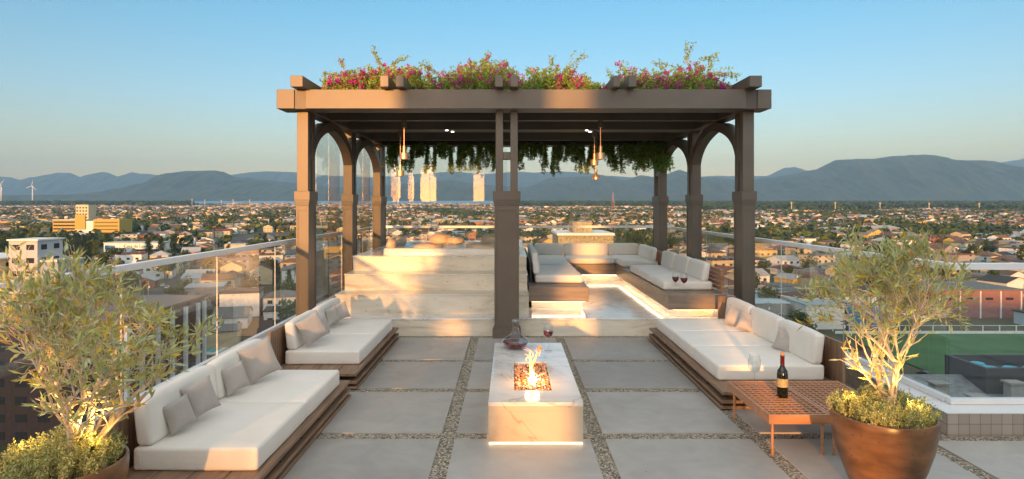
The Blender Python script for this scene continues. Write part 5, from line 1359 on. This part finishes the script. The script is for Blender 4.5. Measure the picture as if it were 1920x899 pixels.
# lattice mast
def mast(label,px,D,ytop,w=3,name='radio_mast',cat='mast',group=None,m=None):
    X=(px-956.3)*D/F_PX; z0=gz(D); zt=1.8+(386-ytop)*D/F_PX; t=thing(name,label,cat,(X,D,z0),group=group); H=zt-z0
    b=MB(); n=7
    for sx in (-1,1):
        for sy in (-1,1): b.tube([(sx*w,sy*w,0),(sx*w*.3,sy*w*.3,H)],[.35,.25],4)
    for k in range(n):
        h0,h1=H*k/n,H*(k+1)/n; w0,w1=w*(1-.7*k/n),w*(1-.7*(k+1)/n)
        b.tube([(-w0,-w0,h0),(w1,-w1,h1)],[.22,.22],4); b.tube([(w0,-w0,h0),(-w1,-w1,h1)],[.22,.22],4); b.tube([(-w1,-w1,h1),(w1,-w1,h1)],[.22,.22],4)
    b.build('lattice',m or M['rail'],t,local=True)
    b=MB(); b.tube([(0,0,H),(0,0,H*1.12)],[.3,.15],5); b.build('antenna',M['rail'],t,local=True)
mast('red and white lattice mast rising over the town behind the lounge',1149.5,2600,364,6,m=mat('red_white_mast',(.5,.2,.15)))
def pole(label,px,D,ytop):
    X=(px-956.3)*D/F_PX; z0=gz(D); zt=1.8+(386-ytop)*D/F_PX; t=thing('power_pylon',label,'pylon',(X,D,z0),group='pale pylons in front of the forest'); H=zt-z0
    b=MB(); b.lathe([(1.6,0),(1.1,H)],8); b.build('pole',WM['cream'],t,local=True); b=MB()
    for q in (.97,.9,.83): b.box(-4,4,-.3,.3,H*q,H*q+.6)
    b.build('crossarm',WM['cream'],t,local=True)
for k,(px,D,yt) in enumerate(((1484,2100,379),(1566,2100,379),(1650,2150,380),(1742,2200,380.5),(1836,2250,381),(360,3300,373),(384,3300,374),(415,3300,375),(437,3300,374),(468,3300,374))):
    pole(['first','second','third','fourth','fifth','first','second','third','fourth','fifth'][k]+(' pale pylon from the left in front of the forest right of the pergola' if k<5 else ' pale pylon from the left by the water beyond the left railing'),px,D,yt)
# street life: poles, wires and parked cars
pr2=random.Random(8); PO=[]
def upole(x,y,rz=0):
    z=gz(y); t=thing('utility_pole','',None,(x,y,z),rot=(0,0,rz)); 
    b=MB(); b.lathe([(.22,0),(.14,10.5)],8); b.build('pole',M['WP'],t,local=True); b=MB(); b.box(-1.3,1.3,-.08,.08,9.4,9.6); b.box(-1,1,-.08,.08,8.5,8.65); b.build('crossarm',M['tbark'],t,local=True)
    b=MB(); b.lathe([(.28,7.2),(.28,8.1)],8,.4,0); b.build('transformer',M['rail'],t,local=True); return t
M['WP']=mat('concrete_pole',(.32,.31,.29),rough=.9)
lines=[]
for i_,v0,n_ in ((-1,1.2,7),(1,1.6,6),(2,1.3,7),(-2,2.0,5),(3,1.7,5)):
    last=None
    for k in range(n_):
        x,y=toW(i_*BU+4.4,v0*100+k*36)
        if not (inview(x,y,-6) and free(x,y,1)) or 740<scn(x,y)[0]<1345: last=None; continue
        t=upole(x,y,TH); PO.append((t,scn(x,y)[0],scn(x,y)[1]))
        if last: 
            b=MB()
            for o_ in (-1.1,0,1.1):
                pts=[]
                for q in range(7):
                    f=q/6; X=last[0]+(x-last[0])*f+o_*ct; Y_=last[1]+(y-last[1])*f+o_*st; pts.append((X,Y_,gz(Y_)+9.65-1.1*4*f*(1-f)))
                b.tube(pts,[.03]*7,3)
            lines.append((b.build('overhead_wires',M['tbark']),(scn(x,y)[0]+scn(*last)[0])/2,scn(x,y)[1]))
        last=(x,y)
rank_labels(PO,lambda q: f"{band(q[2])} concrete utility pole {zone_of(q[1])}",'pole','utility poles along the streets')
rank_labels(lines,lambda q: f"{band(q[2])} sagging overhead wires between two poles {zone_of(q[1])}",'wires','overhead wires along the streets')
cb=MB()
sec=[(-2.1,.45),(-2.05,.85),(-1.35,.98),(-.75,1.42),(.75,1.44),(1.45,.98),(2.05,.88),(2.12,.45)]
for sx in (-.85,.85): cb.v += [(sx*(1 if z<1.1 else .84),y,z) for y,z in sec]
for k in range(7): cb.f.append((k,k+1,k+9,k+8)); cb.m.append(0)
cb.f.append((7,0,8,15)); cb.m.append(0); cb.f.append(tuple(range(8))[::-1]); cb.m.append(0); cb.f.append(tuple(range(8,16))); cb.m.append(0)
car_me=cb.mesh('body',mat('car_paint',(.5,.5,.5),rough=.3))
gb_=MB()
for s in (-1,1): gb_.quad((s*.80,-1.1,1.0),(s*.80,1.25,1.0),(s*.73,.72,1.38),(s*.73,-.72,1.38))
gb_.quad((-.7,-1.36,1.0),(.7,-1.36,1.0),(.62,-.80,1.41),(-.62,-.80,1.41)); gb_.quad((-.7,1.47,1.0),(.7,1.47,1.0),(.62,.8,1.43),(-.62,.8,1.43))
cg_me=gb_.mesh('window',M['win']); cg_me.transform(Matrix.Translation((0,0,.012)))
wh=MB(); 
for k in range(12):
    a_=2*math.pi*k/12
    for x in (-.11,.11): wh.v.append((x,.33*math.cos(a_),.33*math.sin(a_)))
for k in range(12): n=(k+1)%12; wh.f.append((2*k,2*k+1,2*n+1,2*n)); wh.m.append(0)
wh.f.append(tuple(range(0,24,2))); wh.f.append(tuple(range(1,24,2))[::-1]); wh.m += [0,0]
wh_me=wh.mesh('wheel',M['win'])
CP={k:mat('car_paint_'+k,v,rough=.3) for k,v in {'white':(.7,.7,.7),'silver':(.4,.41,.42),'black':(.03,.03,.03),'red':(.35,.03,.03),'blue':(.04,.09,.25)}.items()}
CA=[]
cand=[(i_,j_) for i_ in (-3,-2,-1,0,1,2,3,4) for j_ in range(12,46)]
pr2.shuffle(cand)
for i_,j_ in cand:
    x,y=toW(i_*BU+pr2.choice((-2.1,2.1)),j_*9.0)
    if len(CA)>=26 or y>420 or y<125 or not inview(x,y,-4) or not free(x,y,2) or 740<scn(x,y)[0]<1345: continue
    ck=pr2.choice(list(CP)); t=thing('car','',None,(x,y,gz(y)+.1),rot=(0,0,TH))
    o=bpy.data.objects.new('body',car_me); C.objects.link(o); o.parent=t; linkmat(o,CP[ck])
    o=bpy.data.objects.new('window',cg_me); C.objects.link(o); o.parent=t
    for sx in (-.78,.78):
        for sy in (-1.3,1.3):
            o=bpy.data.objects.new('wheel',wh_me); C.objects.link(o); o.parent=t; o.location=(sx,sy,.33)
    CA.append((t,scn(x,y)[0],scn(x,y)[1],ck))
rank_labels(CA,lambda q: f"{band(q[2])} {q[3]} car parked in the street {zone_of(q[1])}",'car','cars parked in the streets')
# haze --------------------------------------------------------------------
hz=MB(); hz.box(-16800,17000,-1600,18200,-53,1290)
ho=hz.build('haze',None); tag(ho,kind='stuff')
vm=bpy.data.materials.new('haze_air'); vm.use_nodes=True; N=vm.node_tree.nodes; N.remove(N['Principled BSDF'])
pv_=N.new('ShaderNodeVolumePrincipled'); pv_.inputs['Color'].default_value=(.27,.57,.92,1); pv_.inputs['Density'].default_value=5.8e-5; pv_.inputs['Anisotropy'].default_value=.0
vm.node_tree.links.new(pv_.outputs[0],N['Material Output'].inputs['Volume'])
ho.data.materials.clear(); ho.data.materials.append(vm)
